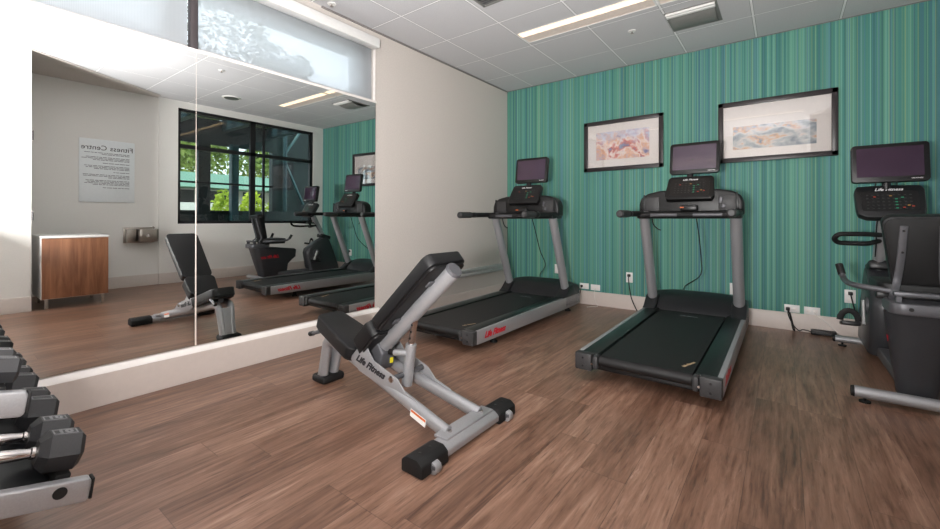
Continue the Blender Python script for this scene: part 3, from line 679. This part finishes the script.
# two rails rising to the seat post and turning down to the foot
for s in (-1, 1):
    ya, yb = (1.435, 1.520) if s < 0 else (1.675, 1.618)
    path = rnd([(bx(1.845), by(ya), 0.062), (bx(0.80), by(yb), 0.302), (bx(0.735), by(yb*0.7+1.567*0.3), 0.03)], 0.08, 8)
    rail = MB().tube(path, 0.03, 16, rx=(0.026, 0.033)).build('frame_rail', 'silver', o)
    yo = ya*0.5+yb*0.5; t = 0.008
    g = [(bx(1.12), 0.255), (bx(1.19), 0.325), (bx(1.215), 0.365), (bx(1.255), 0.365), (bx(1.275), 0.325), (bx(1.32), 0.278), (bx(1.44), 0.243), (bx(1.50), 0.222), (bx(1.555), 0.170), (bx(1.66), 0.138), (bx(1.70), 0.10), (bx(1.60), 0.11), (bx(1.20), 0.20)]
    pl = MB().prism(g, 'y', by(yo)+s*0.028-t/2, by(yo)+s*0.028+t/2, 0.0025)
    gp = pl.build('gusset_plate', 'silver', o)
    yy = by(yo)+s*0.028+s*(t/2+0.0003)
    text(BRAND, 0.052, 'ink', gp, frame_mtx((bx(1.29), yy, 0.243), (-s, 0, 0.25*s), (0, 0, 1)), 'logo', shear=0.45, bold=0.05)
    MB().cyl((bx(1.46), by(yo)+s*0.02, 0.214), (bx(1.46), by(yo)+s*0.040, 0.214), 0.017, seg=18, bev=0.003).build('bolt', 'chrome', o)
    MB().cyl((bx(1.235), by(yo)+s*0.02, 0.342), (bx(1.235), by(yo)+s*0.04, 0.342), 0.017, seg=18, bev=0.003).build('pivot_bolt', 'silver_dark', o)
    if s < 0:
        stx = MB(); mt = frame_mtx((bx(1.675), by(1.4445)-0.0275, 0.090), (1, -0.07, -0.23), (0, 0, 1))
        stx.prism(rrect(-0.055, -0.018, 0.055, 0.020, 0.004), 'z', 0.001, 0.0022); bmesh.ops.transform(stx.bm, matrix=mt, verts=stx.bm.verts); st = stx.build('warning_sticker', 'white', rail)
        sto = MB(); sto.prism([(-0.051, 0.006), (0.051, 0.006), (0.051, 0.017), (-0.051, 0.017)], 'z', 0.002, 0.0028); bmesh.ops.transform(sto.bm, matrix=mt, verts=sto.bm.verts); sto.build('sticker_band', 'orange', rail)
MB().box((bx(0.725), by(1.575), 0.026), (0.135, 0.160, 0.05), bev=0.02, seg=3).build('rear_foot', 'rubber', o)
MB().box((bx(0.740), by(1.568), 0.15), (0.012, 0.120, 0.24), Euler((0, R(14), 0)), 0.003).build('post_plate', 'silver', o)
for xp, zp in ((1.46, 0.214), (1.235, 0.342)): MB().cyl((bx(xp), by(1.45), zp), (bx(xp), by(1.665), zp), 0.015, seg=16).build('cross_pin', 'silver_dark', o)
# backrest: direction d, front normal n, front face passes (1.31,.49) and (1.72,.865)
ang = math.atan2(0.375, 0.41); d = Vector((math.cos(ang), 0, math.sin(ang))); nn = Vector((-math.sin(ang), 0, math.cos(ang))); P0 = Vector((bx(1.31), 0, 0.49))
def bm_back(): return frame_mtx(P0, (0, 1, 0), d)      # local x = +y, y = along backrest, z = x cross y
mB_ = bm_back(); sgnz = 1 if (mB_.to_3x3() @ Vector((0, 0, 1))).dot(nn) > 0 else -1
def pad(name, y0, y1, w0, w1, z0, z1, mat, r=0.04, bev=0.016, prof=None):
    b = MB(); pts = []
    for (cx, cy, aa) in ((w1-r, y1-r, 0), (-w1+r, y1-r, 90), (-w0+r, y0+r, 180), (w0-r, y0+r, 270)):
        for k in range(6): t = R(aa+90*k/5); pts.append((cx+r*math.cos(t), cy+r*math.sin(t)))
    b.prism(pts, 'z', sgnz*z0, sgnz*z1, bev, 3); bmesh.ops.transform(b.bm, matrix=mB_, verts=b.bm.verts); return b
up_ = pad('a', -0.005, 0.56, 0.125, 0.135, -0.062, 0.0, 'vinyl').build('backrest_pad', 'vinyl', o)
pad('b', 0.01, 0.545, 0.118, 0.128, -0.078, -0.060, 'black', 0.035, 0.005).build('backrest_board', 'black', o)
pad('c', -0.225, -0.012, 0.115, 0.125, -0.075, 0.014, 'vinyl', 0.04, 0.03).build('lumbar_pad', 'vinyl', o)
pad('d', -0.195, -0.02, 0.11, 0.118, -0.088, -0.074, 'black', 0.035, 0.004).build('lumbar_board', 'black', o)
tb0 = P0+nn*(-0.105)+d*(-0.22); tb1 = P0+nn*(-0.105)+d*0.545
bt = MB().tube([tb0, tb1], 0.03, 20, rx=(0.040, 0.040)).build('backrest_tube', 'silver', o)
MB().cyl(tb1-d*0.004, tb1+d*0.012, 0.044, 0.040, 24).build('tube_cap', 'silver_dark', bt)
for t in (0.10, 0.42): MB().box(P0+nn*(-0.084)+d*t, (0.04, 0.14, 0.010), Euler((0, -ang, 0)), 0.003).build('pad_bracket', 'silver_dark', o)
# seat: tilts, front up
sa = math.atan2(0.115, -0.42); S0 = Vector((bx(0.765), 0, 0.445)); ds = Vector((0.42, 0, -0.145)).normalized()
mS = frame_mtx(S0, (0, 1, 0), ds); ns = (mS.to_3x3() @ Vector((0, 0, 1))); sz = 1 if ns.z > 0 else -1
b = MB(); pts = []; r_ = 0.05
for cx, cy, aa in ((0.125-r_, 0.42-r_, 0), (-0.125+r_, 0.42-r_, 90), (-0.095+r_, r_, 180), (0.095-r_, r_, 270)):
    for k in range(6): t = R(aa+90*k/5); pts.append((cx+r_*math.cos(t), cy+r_*math.sin(t)))
b.prism(pts, 'z', -0.072*sz, 0, 0.024, 3); bmesh.ops.transform(b.bm, matrix=mS, verts=b.bm.verts); b.build('seat_pad', 'vinyl', o)
b = MB(); b.prism([(p[0]*0.94, 0.01+p[1]*0.95) for p in pts], 'z', -0.084*sz, -0.070*sz, 0.004); bmesh.ops.transform(b.bm, matrix=mS, verts=b.bm.verts); b.build('seat_board', 'black', o)
MB().tube([S0+ds*0.06+Vector((0, 0, -0.1)), S0+ds*0.50+Vector((0, 0, -0.095))], 0.022, 14).build('seat_tube', 'silver_dark', o)
MB().prism([(bx(1.17), 0.20), (bx(1.30), 0.20), (bx(1.33), 0.30), (bx(1.27), 0.375), (bx(1.20), 0.375), (bx(1.16), 0.30)], 'y', by(1.50), by(1.60), 0.012, 3).build('seat_adjuster_plate', 'silver_dark', o)
# adjusting post
pa, pb, pc = Vector((bx(1.462), 0.0, 0.155)), Vector((bx(1.496), 0.0, 0.375)), Vector((bx(1.542), 0.0, 0.60))
MB().tube([pb-(pc-pb)*0.1, pc], 0.017, 16).build('adjusting_post', 'chrome', o)
MB().tube([pa, pb], 0.029, 18).build('post_sleeve', 'silver', o)
hol = MB()
for k in range(5): c = pb+(pc-pb)*(0.15+0.16*k); hol.cyl(c+Vector((0, -0.0182, 0)), c+Vector((0, -0.0165, 0)), 0.006, seg=10)
hol.build('post_holes', 'black', o)
MB().box(pc+Vector((0.005, 0, 0.0)), (0.05, 0.06, 0.04), Euler((0, -ang, 0)), 0.004).build('post_bracket', 'silver', o)
kb = Vector((bx(1.485), by(1.53), 0.33)); MB().cyl(kb, kb+Vector((-0.075, -0.02, -0.005)), 0.017, seg=16, bev=0.003).build('pull_pin', 'silver', o)
MB().cyl(kb+Vector((-0.074, -0.02, -0.005)), kb+Vector((-0.105, -0.027, -0.006)), 0.018, 0.014, 16).build('pull_knob', 'black', o)
MB().box((bx(1.40), by(1.5), 0.285), (0.006, 0.018, 0.026)).build('hazard_tag', 'yellow', o)
hb = MB().cyl((bx(0.80), by(1.46), 0.345), (bx(0.74), by(1.46), 0.327), 0.012, seg=14).build('handle_bar', 'silver_dark', o)
MB().cyl((bx(0.74), by(1.46), 0.327), (bx(0.705), by(1.46), 0.317), 0.015, seg=14).build('handle_end', 'black', hb)

# ================================================================== EXERCISE BIKE
bkx = 3.635
o = thing('exercise_bike', 'dark grey recumbent exercise bike facing the striped wall at the right edge', 'exercise bike', (bkx, 0, 0))
def base_tube(y, x0, x1, r, name):
    q = MB().cyl((x0, y, 0.055), (x1, y, 0.055), r, seg=20).build(name, 'silver', o)
    for x, sx in ((x0, -1), (x1, 1)):
        MB().cyl((x, y, 0.055), (x+sx*0.014, y, 0.055), r*1.02, r*0.9, 20).build('end_cap', 'rubber', q)
        MB().cyl((x-sx*0.045, y, 0.0), (x-sx*0.045, y, 0.010), 0.026, seg=16).cyl((x-sx*0.045, y, 0.008), (x-sx*0.045, y, 0.04), 0.007, seg=10).build('levelling_foot', 'rubber', q)
base_tube(3.20, -0.265, 0.265, 0.031, 'rear_base'); base_tube(4.52, -0.25, 0.25, 0.026, 'front_base')
MB().box((0, 3.90, 0.085), (0.11, 0.75, 0.075), bev=0.015).build('main_beam', 'silver_dark', o)
# rear shroud: wide rounded back, tapering in plan
rp_ = [(y+0.03, z) for y, z in [(3.075, 0.545), (3.09, 0.50), (3.16, 0.25), (3.225, 0.05), (3.70, 0.05), (3.675, 0.13), (3.69, 0.24), (3.77, 0.31), (3.825, 0.35), (3.835, 0.47), (3.80, 0.49), (3.40, 0.535)]]
def shroud(poly, hw, name, top_w=1.0, low_w=0.7, z0=0.05, z1=0.55, nose=None):
    xsn = [-1, -0.92, -0.75, -0.4, 0, 0.4, 0.75, 0.92, 1]
    cy = sum(p[0] for p in poly)/len(poly); cz = sum(p[1] for p in poly)/len(poly); rings = []
    for s in xsn:
        k = 1-0.16*abs(s)**5
        ring = []
        for y, z in poly:
            zz = cz+(z-cz)*(1-0.05*abs(s)**5); yy = cy+(y-cy)*k
            w = hw*(low_w+(top_w-low_w)*max(0, min(1, (z-z0)/(z1-z0))))
            if nose: w *= 1-(1-nose[2])*max(0, min(1, (y-nose[0])/(nose[1]-nose[0])))
            ring.append((s*w, yy, zz))
        rings.append(ring)
    return MB().loft(rings).build(name, 'bike_grey', o, ang=40)
rs = shroud(rp_, 0.15, 'rear_shroud', low_w=0.66, nose=(3.12, 3.80, 0.16))
from mathutils.bvhtree import BVHTree
def wrap_logo(host, size, yc, zc, s, mat, name='logo'):
    """lettering that follows the curved side of a moulded shroud"""
    bmh = bmesh.new(); bmh.from_mesh(host.data); tree_ = BVHTree.FromBMesh(bmh)
    t = text(BRAND, size, mat, host, Matrix.Identity(4), name, shear=0.45, bold=0.05)
    for v in t.data.vertices:
        y, z = yc-(-s)*v.co.x, zc+v.co.y; out = v.co.z
        hit = tree_.ray_cast(Vector((s*1.0, y, z)), Vector((-s, 0, 0)))
        v.co = Vector(((hit[0].x if hit[0] else 0)+s*(0.0012+out), y, z))
    bmh.free(); return t
for sd_ in (-1, 1): wrap_logo(rs, 0.070, 3.375, 0.38, sd_, 'red')
# seat carriage band
MB().prism(rrect(-0.138, 3.07, 0.138, 3.36, 0.06), 'z', 0.53, 0.59, 0.008).build('seat_carriage', 'silver_dark', o)
for x in (-0.06, 0.06): MB().cyl((x, 3.078, 0.562), (x, 3.068, 0.562), 0.010, seg=12).build('bolt', 'black', o)
MB().box((0, 3.12, 0.635), (0.24, 0.05, 0.022), bev=0.004).box((-0.10, 3.12, 0.612), (0.02, 0.04, 0.04)).box((0.10, 3.12, 0.612), (0.02, 0.04, 0.04)).build('rear_bar', 'silver_dark', o)
MB().box((0.0, 3.44, 0.60), (0.20, 0.36, 0.025), bev=0.008).build('seat_pan', 'black', o)
MB().prism(rrect(-0.16, 3.25, 0.16, 3.62, 0.06), 'z', 0.61, 0.672, 0.022, 3).build('seat_cushion', 'vinyl', o)
# backrest leaning backwards
Lr = Vector((0, -0.11, 0.43)).normalized(); mBk = frame_mtx((0, 3.27, 0.665), (1, 0, 0), Lr)
b = MB(); pts = []
for cx, cy, aa, r_ in ((0.155-0.045, 0.392-0.045, 0, 0.045), (-0.155+0.045, 0.392-0.045, 90, 0.045), (-0.108+0.03, 0.03, 180, 0.03), (0.108-0.03, 0.03, 270, 0.03)):
    for k in range(6): t = R(aa+90*k/5); pts.append((cx+r_*math.cos(t), cy+r_*math.sin(t)))
zb = 1 if (mBk.to_3x3() @ Vector((0, 0, 1))).y < 0 else -1      # local +z towards -y (rear)
b.prism(pts, 'z', -0.055*zb, 0.012*zb, 0.012, 3); bmesh.ops.transform(b.bm, matrix=mBk, verts=b.bm.verts); b.build('seat_back', 'vinyl', o)
b = MB(); b.prism([(p[0]*0.95, 0.01+p[1]*0.95) for p in pts], 'z', 0.010*zb, 0.020*zb, 0.004); bmesh.ops.transform(b.bm, matrix=mBk, verts=b.bm.verts); b.build('seat_back_shell', 'rubber', o)
for s in (-1, 1):
    pth = [mBk @ Vector((s*0.072, 0.345, 0.028*zb)), mBk @ Vector((s*0.078, 0.16, 0.030*zb)), mBk @ Vector((s*0.088, 0.03, 0.032*zb)), Vector((s*0.105, 3.19, 0.63)), Vector((s*0.11, 3.22, 0.585))]
    st = MB().tube(spline(pth, 5), 0.01, 10, rx=(0.017, 0.007)).build('back_strut', 'silver_dark', o)
    for t in (0.32, 0.20): MB().cyl(mBk @ Vector((s*0.074, t, 0.034*zb)), mBk @ Vector((s*0.074, t, 0.04*zb)), 0.006, seg=8).build('bolt', 'black', st)
    MB().tube(rnd([(s*0.10, 3.26, 0.628), (s*0.24, 3.30, 0.640), (s*0.270, 3.40, 0.640), (s*0.278, 3.57, 0.648), (s*0.295, 3.615, 0.725)], 0.05), 0.0165, 14).build('side_handle', 'silver_dark', o)
    MB().tube(rnd([(s*0.284, 3.587, 0.672), (s*0.2965, 3.62, 0.735)], 0.02), 0.020, 14).build('handle_grip', 'rubber', o)
MB().box((-0.13, 3.30, 0.60), (0.07, 0.06, 0.04), bev=0.008).build('adjust_lever', 'black', o)
# front shroud
fp_ = [(4.12, 0.05), (4.07, 0.15), (4.02, 0.40), (4.04, 0.47), (4.20, 0.58), (4.40, 0.67), (4.46, 0.65), (4.53, 0.50), (4.62, 0.28), (4.70, 0.06)]
shroud(fp_, 0.100, 'front_shroud', top_w=0.85, low_w=1.0, z0=0.3, z1=0.68)
for s in (-1, 1):
    MB().cyl((s*0.09, 4.19, 0.40), (s*0.108, 4.19, 0.40), 0.06, seg=24).build('crank_disc', 'silver_dark', o)
    a = -1 if s < 0 else 1
    end = Vector((s*0.122, 4.19+0.06*a, 0.40+0.135*a))
    ck = MB().tube([(s*0.118, 4.20, 0.43) if s < 0 else (s*0.118, 4.18, 0.37), (s*0.118, 4.19, 0.40), end], 0.012, 10, rx=(0.010, 0.019)).build('crank_arm', 'alu', o)
    pd = MB().box(end+Vector((s*0.075, -0.01, 0)), (0.105, 0.15, 0.030), Euler((R(-12), 0, 0)), 0.008).build('pedal', 'black', o)
    MB().tube([end+Vector((s*(0.075+0.052*math.cos(PI*k/8)), 0.03, 0.012+0.075*math.sin(PI*k/8))) for k in range(9)], 0.01, 8, rx=(0.020, 0.004)).build('pedal_strap', 'rubber', pd)
# neck, handlebar, console, television
MB().tube([(-0.015, 4.42, 0.60), (-0.015, 4.14, 1.10)], 0.04, 18, rx=(0.036, 0.045)).build('neck', 'silver', o)
MB().box((0, 4.40, 0.67), (0.15, 0.20, 0.07), Euler((R(-14), 0, 0)), 0.02).build('neck_collar', 'charcoal', o)
for s in (-1, 1):
    MB().tube(rnd([(s*0.03, 4.17, 0.915), (s*0.13, 3.98, 0.925), (s*0.275, 3.93, 0.925), (s*0.30, 3.95, 0.89), (s*0.275, 3.98, 0.86), (s*0.12, 4.02, 0.855), (s*0.03, 4.22, 0.87)], 0.05), 0.0165, 14).build('handlebar', 'rubber', o)
tilt = R(30); m = frame_mtx((0.008, 4.10, 1.160), (1, 0, 0), (0, math.sin(tilt), math.cos(tilt)))
poly = [(-0.175, -0.07), (-0.165, -0.11), (-0.12, -0.135), (0.12, -0.135), (0.165, -0.11), (0.175, -0.07), (0.180, 0.09), (0.165, 0.125), (0, 0.135), (-0.165, 0.125), (-0.180, 0.09)]
b = MB(); b.prism(poly, 'z', -0.06, 0, 0.010, 3); bmesh.ops.transform(b.bm, matrix=m, verts=b.bm.verts); con = b.build('console', 'charcoal', o)
b = MB(); b.prism(rrect(-0.145, -0.085, 0.145, 0.08, 0.012), 'z', 0, 0.0012); bmesh.ops.transform(b.bm, matrix=m, verts=b.bm.verts); b.build('console_face', 'black_gloss', con)
console_face(con, 0.34, 0.24, m @ Matrix.Translation((0, 0, 0.0012)), 0.032)
tt = R(8); m2 = frame_mtx((0.010, 4.13, 1.430), (1, 0, 0), (0, math.sin(tt), math.cos(tt)))
b = MB(); b.prism(rrect(-0.199, -0.138, 0.199, 0.138, 0.024), 'z', -0.045, 0, 0.006); bmesh.ops.transform(b.bm, matrix=m2, verts=b.bm.verts); tv = b.build('television', 'black', o)
b = MB(); b.prism(rrect(-0.170, -0.100, 0.170, 0.112, 0.004), 'z', 0, 0.0012); bmesh.ops.transform(b.bm, matrix=m2, verts=b.bm.verts); b.build('screen', 'screen', tv)
text('LIFE FITNESS', 0.010, 'white_ink', tv, m2 @ Matrix.Translation((0.135, -0.118, 0.0005)), 'logo', bold=0.02, ext=0.0003)
MB().cyl((0, 4.17, 1.20), (0, 4.16, 1.36), 0.024, seg=14).box((0, 4.175, 1.37), (0.09, 0.03, 0.10), bev=0.005).build('television_arm', 'black', o)
MB().tube(spline([(-0.04, 4.09, 1.12), (-0.055, 4.12, 0.98), (-0.045, 4.22, 0.86), (-0.04, 4.30, 0.75)]), 0.004, 8).tube(spline([(-0.05, 4.15, 1.33), (-0.055, 4.17, 1.27), (-0.05, 4.17, 1.22)]), 0.004, 8).tube(spline([(0.05, 4.15, 1.33), (0.055, 4.17, 1.27), (0.05, 4.17, 1.22)]), 0.004, 8).build('data_cord', 'cord', o)
MB().span((3.497-bkx, YB-0.04, 0.37), (3.527-bkx, YB-0.009, 0.40), 0.006).build('plug', 'black', o)
MB().tube(spline([(3.512-bkx, YB-0.03, 0.38), (3.53-bkx, YB-0.05, 0.28), (3.56-bkx, YB-0.12, 0.12), (3.60-bkx, YB-0.2, 0.06), (3.62-bkx, YB-0.27, 0.10)]), 0.005, 8).build('power_cord', 'cord', o)

# ================================================================== DUMBBELL RACK AND DUMBBELLS
o = thing('dumbbell_rack', 'two-tier silver dumbbell rack at the lower left corner', 'dumbbell rack', (0, 0, 0))
RT = -0.25       # shelf slope dz/dy
def beam(x, yf, zf, ln_, name):
    dy = ln_*math.cos(math.atan(RT)); h = 0.062
    poly = [(yf-dy, zf-RT*dy), (yf, zf), (yf+0.004, zf-0.012), (yf-0.004, zf-h+0.006), (yf-0.012, zf-h), (yf-dy, zf-h-RT*dy)]
    q = MB().prism(poly, 'x', x-0.034, x, 0.007, 3).build(name, 'silver', o)
    MB().box((x-0.017, yf+0.003, zf-0.03), (0.035, 0.007, 0.056), Euler((R(-8), 0, 0)), 0.002).build('beam_cap', 'rubber', q)
    MB().cyl((x-0.001, yf-0.062, zf-0.031+0.021), (x+0.0025, yf-0.062, zf-0.031+0.021), 0.015, seg=20).build('cap_plug', 'rubber', q)
    return q
for (yf, zf, ln_) in ((0.288, 0.300, 0.50), (0.165, 0.583, 0.44)):
    for x in (1.50, 0.09): beam(x, yf, zf, ln_, 'shelf_beam')
    rs_ = math.atan(RT)
    c = Vector((0.778, yf-0.22, zf-0.035+0.22*-RT)); MB().box(c, (1.34, 0.40, 0.012), Euler((rs_, 0, 0)), 0.003).build('shelf_tray', 'charcoal', o)
    for k in (0.05, 0.26):
        c = Vector((0.778, yf-k, zf-0.012+k*-RT)); MB().box(c, (1.34, 0.035, 0.03), Euler((rs_, 0, 0)), 0.006).build('saddle_strip', 'rubber', o)
for x in (1.483, 0.073):
    MB().tube([(x, 0.02, 0.03), (x, -0.24, 0.80)], 0.03, 16, rx=(0.016, 0.04)).build('upright', 'silver', o)
    MB().box((x, -0.08, 0.022), (0.06, 0.62, 0.044), bev=0.01).build('rack_foot', 'silver_dark', o)
MB().box((0.778, -0.20, 0.62), (1.38, 0.03, 0.06), bev=0.005).build('back_brace', 'silver', o)

def make_dumbbell(label, number):
    """10 cm hexagonal heads, axis along local y, resting on z=0, front head's end at y=0"""
    o = thing('dumbbell', label, 'dumbbell', group='dumbbells on the rack')
    af = 0.05; rad = af/math.cos(PI/6)
    def hexr(y, k): return [(k*rad*math.cos(R(60*i)), y, af+k*rad*math.sin(R(60*i))) for i in range(6)]
    for y0, y1, inner in ((-0.098, 0.0, 0), (-0.33, -0.232, 1)):
        hd = MB().loft([hexr(y0, 0.62), hexr(y0+0.020, 1.0), hexr(y1-0.012, 1.0), hexr(y1, 0.76)]).build('hex_head', 'hexrubber', o, ang=20)
        zc = 2*af; yc = (y0+y1)/2+0.002
        fr = MB(); wx, wy, t = 0.020, 0.027, 0.003
        fr.span((-wx, yc-wy, zc-0.001), (wx, yc-wy+t, zc+0.0012)).span((-wx, yc+wy-t, zc-0.001), (wx, yc+wy, zc+0.0012)).span((-wx, yc-wy, zc-0.001), (-wx+t, yc+wy, zc+0.0012)).span((wx-t, yc-wy, zc-0.001), (wx, yc+wy, zc+0.0012))
        fr.build('embossed_frame', 'pale_rubber', hd)
        if number: text(number, 0.036, 'pale_rubber', hd, frame_mtx((0, yc, zc), (0, 1, 0), (-1, 0, 0)), 'number', bold=0.04, ext=0.0014)
    ys_ = [-0.245, -0.222, -0.219, -0.212, -0.195, -0.165, -0.135, -0.118, -0.111, -0.108, -0.09]; rs2 = [0.0165, 0.0165, 0.0135, 0.0135, 0.0155, 0.0170, 0.0155, 0.0135, 0.0135, 0.0165, 0.0165]
    MB().tube([(0, y, af) for y in ys_], rs2, 18).build('handle', 'chrome', o)
    return o
proto = make_dumbbell('', '10'); plain = make_dumbbell('', None)
def place(src, x, yend, tier, scale, label):
    c = copy_tree(src); yf, zf = ((0.288, 0.300), (0.165, 0.583))[tier]
    z = zf+0.006-RT*(yf-yend); c.location = (x, yend, z+0.002); c.rotation_euler = (math.atan(RT), 0, 0); c.scale = (scale,)*3; c['label'] = label
low = [(1.405, 0.272, 0.97), (1.265, 0.270, 0.96), (1.02, 0.272, 0.95), (0.89, 0.268, 0.93), (0.645, 0.268, 0.92), (0.50, 0.268, 0.90), (0.30, 0.272, 0.84), (0.175, 0.272, 0.84)]
ords = ['nearest the camera, at the rack end', 'second from the camera', 'third from the camera', 'fourth from the camera', 'fifth from the camera', 'sixth from the camera', 'seventh from the camera', 'farthest, closest to the mirror']
for i, ((x, ye, s), w) in enumerate(zip(low, ords)): place(proto if i < 2 else plain, x, ye, 0, s, 'black hex dumbbell on the lower tier, ' + w)
upr = [(1.41, 0.152, 0.62), (1.29, 0.152, 0.62), (1.07, 0.135, 0.66), (0.93, 0.135, 0.66)]
for (x, ye, s), w in zip(upr, ['nearest the camera', 'second from the camera', 'third from the camera', 'fourth from the camera']): place(plain, x, ye, 1, s, 'small black hex dumbbell on the upper tier, ' + w)
for p in (proto, plain):
    for ch in [k for k in bpy.data.objects if k.parent == p]:
        for g in [k for k in bpy.data.objects if k.parent == ch]: bpy.data.objects.remove(g)
        bpy.data.objects.remove(ch)
    bpy.data.objects.remove(p)

# ================================================================== OUTSIDE
def foliage(b, c, rad, n, size, seed):
    rr = random.Random(seed)
    for _ in range(n):
        while True:
            v = Vector((rr.uniform(-1, 1), rr.uniform(-1, 1), rr.uniform(-1, 1)))
            if 0.25 < v.length < 1: break
        p = Vector(c)+Vector((v.x*rad[0], v.y*rad[1], v.z*rad[2])); q = Euler((rr.uniform(0, 6.3), rr.uniform(0, 6.3), rr.uniform(0, 6.3))).to_matrix(); s = size*rr.uniform(0.6, 1.3)
        vs_ = [b.bm.verts.new(p+q @ Vector((a*s, bb*s, cc*s))) for a, bb, cc in ((0, -0.6, 0), (0.3, 0, 0.08), (0, 0.6, 0), (-0.3, 0, 0.08))]
        b.bm.faces.new(vs_)
def tree(loc, h, blobs, n, size, label, seed, leaf='leaf'):
    o = thing('tree', label, 'tree', loc, group='trees outside')
    t = MB().tube([(0, 0, 0), (0.05, 0.03, h*0.4), (0.0, 0.0, h*0.8)], [0.14, 0.10, 0.05], 10)
    for k in range(5): a = k*1.3; t.tube([(0, 0, h*(0.4+0.07*k)), (0.9*math.cos(a), 0.9*math.sin(a), h*(0.6+0.07*k))], [0.045, 0.015], 6)
    t.build('trunk', 'bark', o); f = MB()
    for i, (c, r) in enumerate(blobs): foliage(f, c, r, n, size, seed*31+i)
    f.build('foliage', leaf, o)
# beyond the high window on the left
tree((-4.2, 3.0, -3), 7, [((0, -0.45, 7.2), (0.4, 0.40, 0.7)), ((0, 0.30, 7.1), (0.4, 0.40, 0.38)), ((-0.2, 0.80, 6.95), (0.35, 0.30, 0.28)), ((0, 1.25, 6.85), (0.3, 0.30, 0.22)), ((0, 0.5, 6.6), (0.4, 1.0, 0.22))], 520, 0.075, 'leafy tree showing as a pale silhouette through the right roller shade', 1)
struct(MB().span((-12, -8, -3.1), (-0.5, 14, -3.0)).build('ground_left', 'ground'))
# garden beyond the black window
struct(MB().span((XW+0.12, -4, -0.4), (40, 40, -0.3)).build('ground_right', 'ground'))
o = thing('low_building', 'low building with pale green roof edge beyond the black window, seen in the mirror', 'building', (15.0, 0, -0.3))
MB().span((0, 2, 0), (2.4, 22, 2.3)).build('wall', 'plaster', o)
MB().span((-1.0, 1.5, 2.32), (2.6, 22, 2.84)).build('roof_fascia', 'roofgreen', o)
for k in range(10): MB().span((-0.03, 4.2+k*1.3, 1.5), (0.02, 5.0+k*1.3, 2.25)).build('window', 'winframe', o)
MB().span((-1.0, 1.5, 1.15), (-0.9, 22, 1.75)).build('balcony_rail', 'plaster_white', o)
for k, (x, y) in enumerate([(21, 4.0), (21, 8.2), (21, 12.4), (21, 16.6)]):
    tree((x, y, -0.3), 7, [((0, 0, 3.6), (1.9, 2.05, 1.9)), ((-0.2, 0.3, 5.6), (1.8, 1.9, 1.7)), ((0, -0.2, 7.4), (1.6, 1.8, 1.5))], 2200, 0.24, 'tall green tree behind the low building, ' + ['leftmost in the mirror', 'second from left in the mirror', 'third from left in the mirror', 'rightmost in the mirror'][k], 10+k, 'leaf_tree')
for k, (x, y) in enumerate([(10.0, 5.35), (10.0, 6.15), (10.0, 6.95)]):
    f = MB(); foliage(f, (x, y, 0.85), (0.5, 0.38, 0.95), 1100, 0.12, 40+k); q = f.build('shrub', 'leaf_bright')
    tag(q, 'bright yellow green shrub outside the black window, ' + ['left one of three', 'middle one of three', 'right one of three'][k], 'shrub', 'bright shrubs outside')
o = MB().span((5.6, 1.5, -0.3), (5.75, 9, 1.12)).build('parapet', 'darkwall'); tag(o, 'dark low parapet wall outside the black window', 'parapet')
for k, (y, w_) in enumerate(((3.03, 0.20), (3.60, 0.13))):
    o = MB().span((5.45, y, -0.3), (5.58, y+w_, 2.40), 0.005).build('steel_column', 'darkwall' if k == 0 else 'brace_dark'); tag(o, 'dark column outside the black window, ' + ('wider one, left in the mirror' if k == 0 else 'narrower one, right in the mirror'), 'column', 'columns outside')
o = thing('porch_canopy', 'dark porch canopy outside above the black window, lit gaps between its beams', 'canopy', (4.7, 1.5, 2.75))
for k in range(3): MB().span((0.12+0.42*k, 0, 0.15), (0.34+0.42*k, 3.2, 0.22)).build('slat', 'darkwall', o)
MB().span((1.2, 0, -0.34), (1.3, 3.2, 0.15)).build('edge_beam', 'darkwall', o)
for k in range(4): MB().span((0, 0.3+0.9*k, -0.05), (1.2, 0.42+0.9*k, 0.15)).build('beam', 'brace_dark', o)
o = MB().span((6.2, 4.78, -0.3), (6.35, 9, 5.0)).build('slate_screen', 'darkwall'); tag(o, 'dark slate clad screen wall outside the right part of the window', 'screen wall')
o = thing('cross_brace', 'teal diagonal steel brace in front of the dark screen wall', 'brace', (6.1, 5.02, -0.3))
MB().cyl((0, 0.0, 0), (0, 0.0, 4.6), 0.045, seg=12).build('post', 'brace_dark', o)
MB().cyl((0, 0.0, 2.75), (0, 0.40, 3.35), 0.03, seg=12).build('diagonal', 'brace', o)
MB().cyl((0, 0.0, 2.55), (0, 0.45, 1.6), 0.03, seg=12).build('diagonal', 'brace', o)
MB().cyl((0, 0.0, 2.62), (0, 0.7, 2.62), 0.028, seg=12).build('rail', 'brace_dark', o)
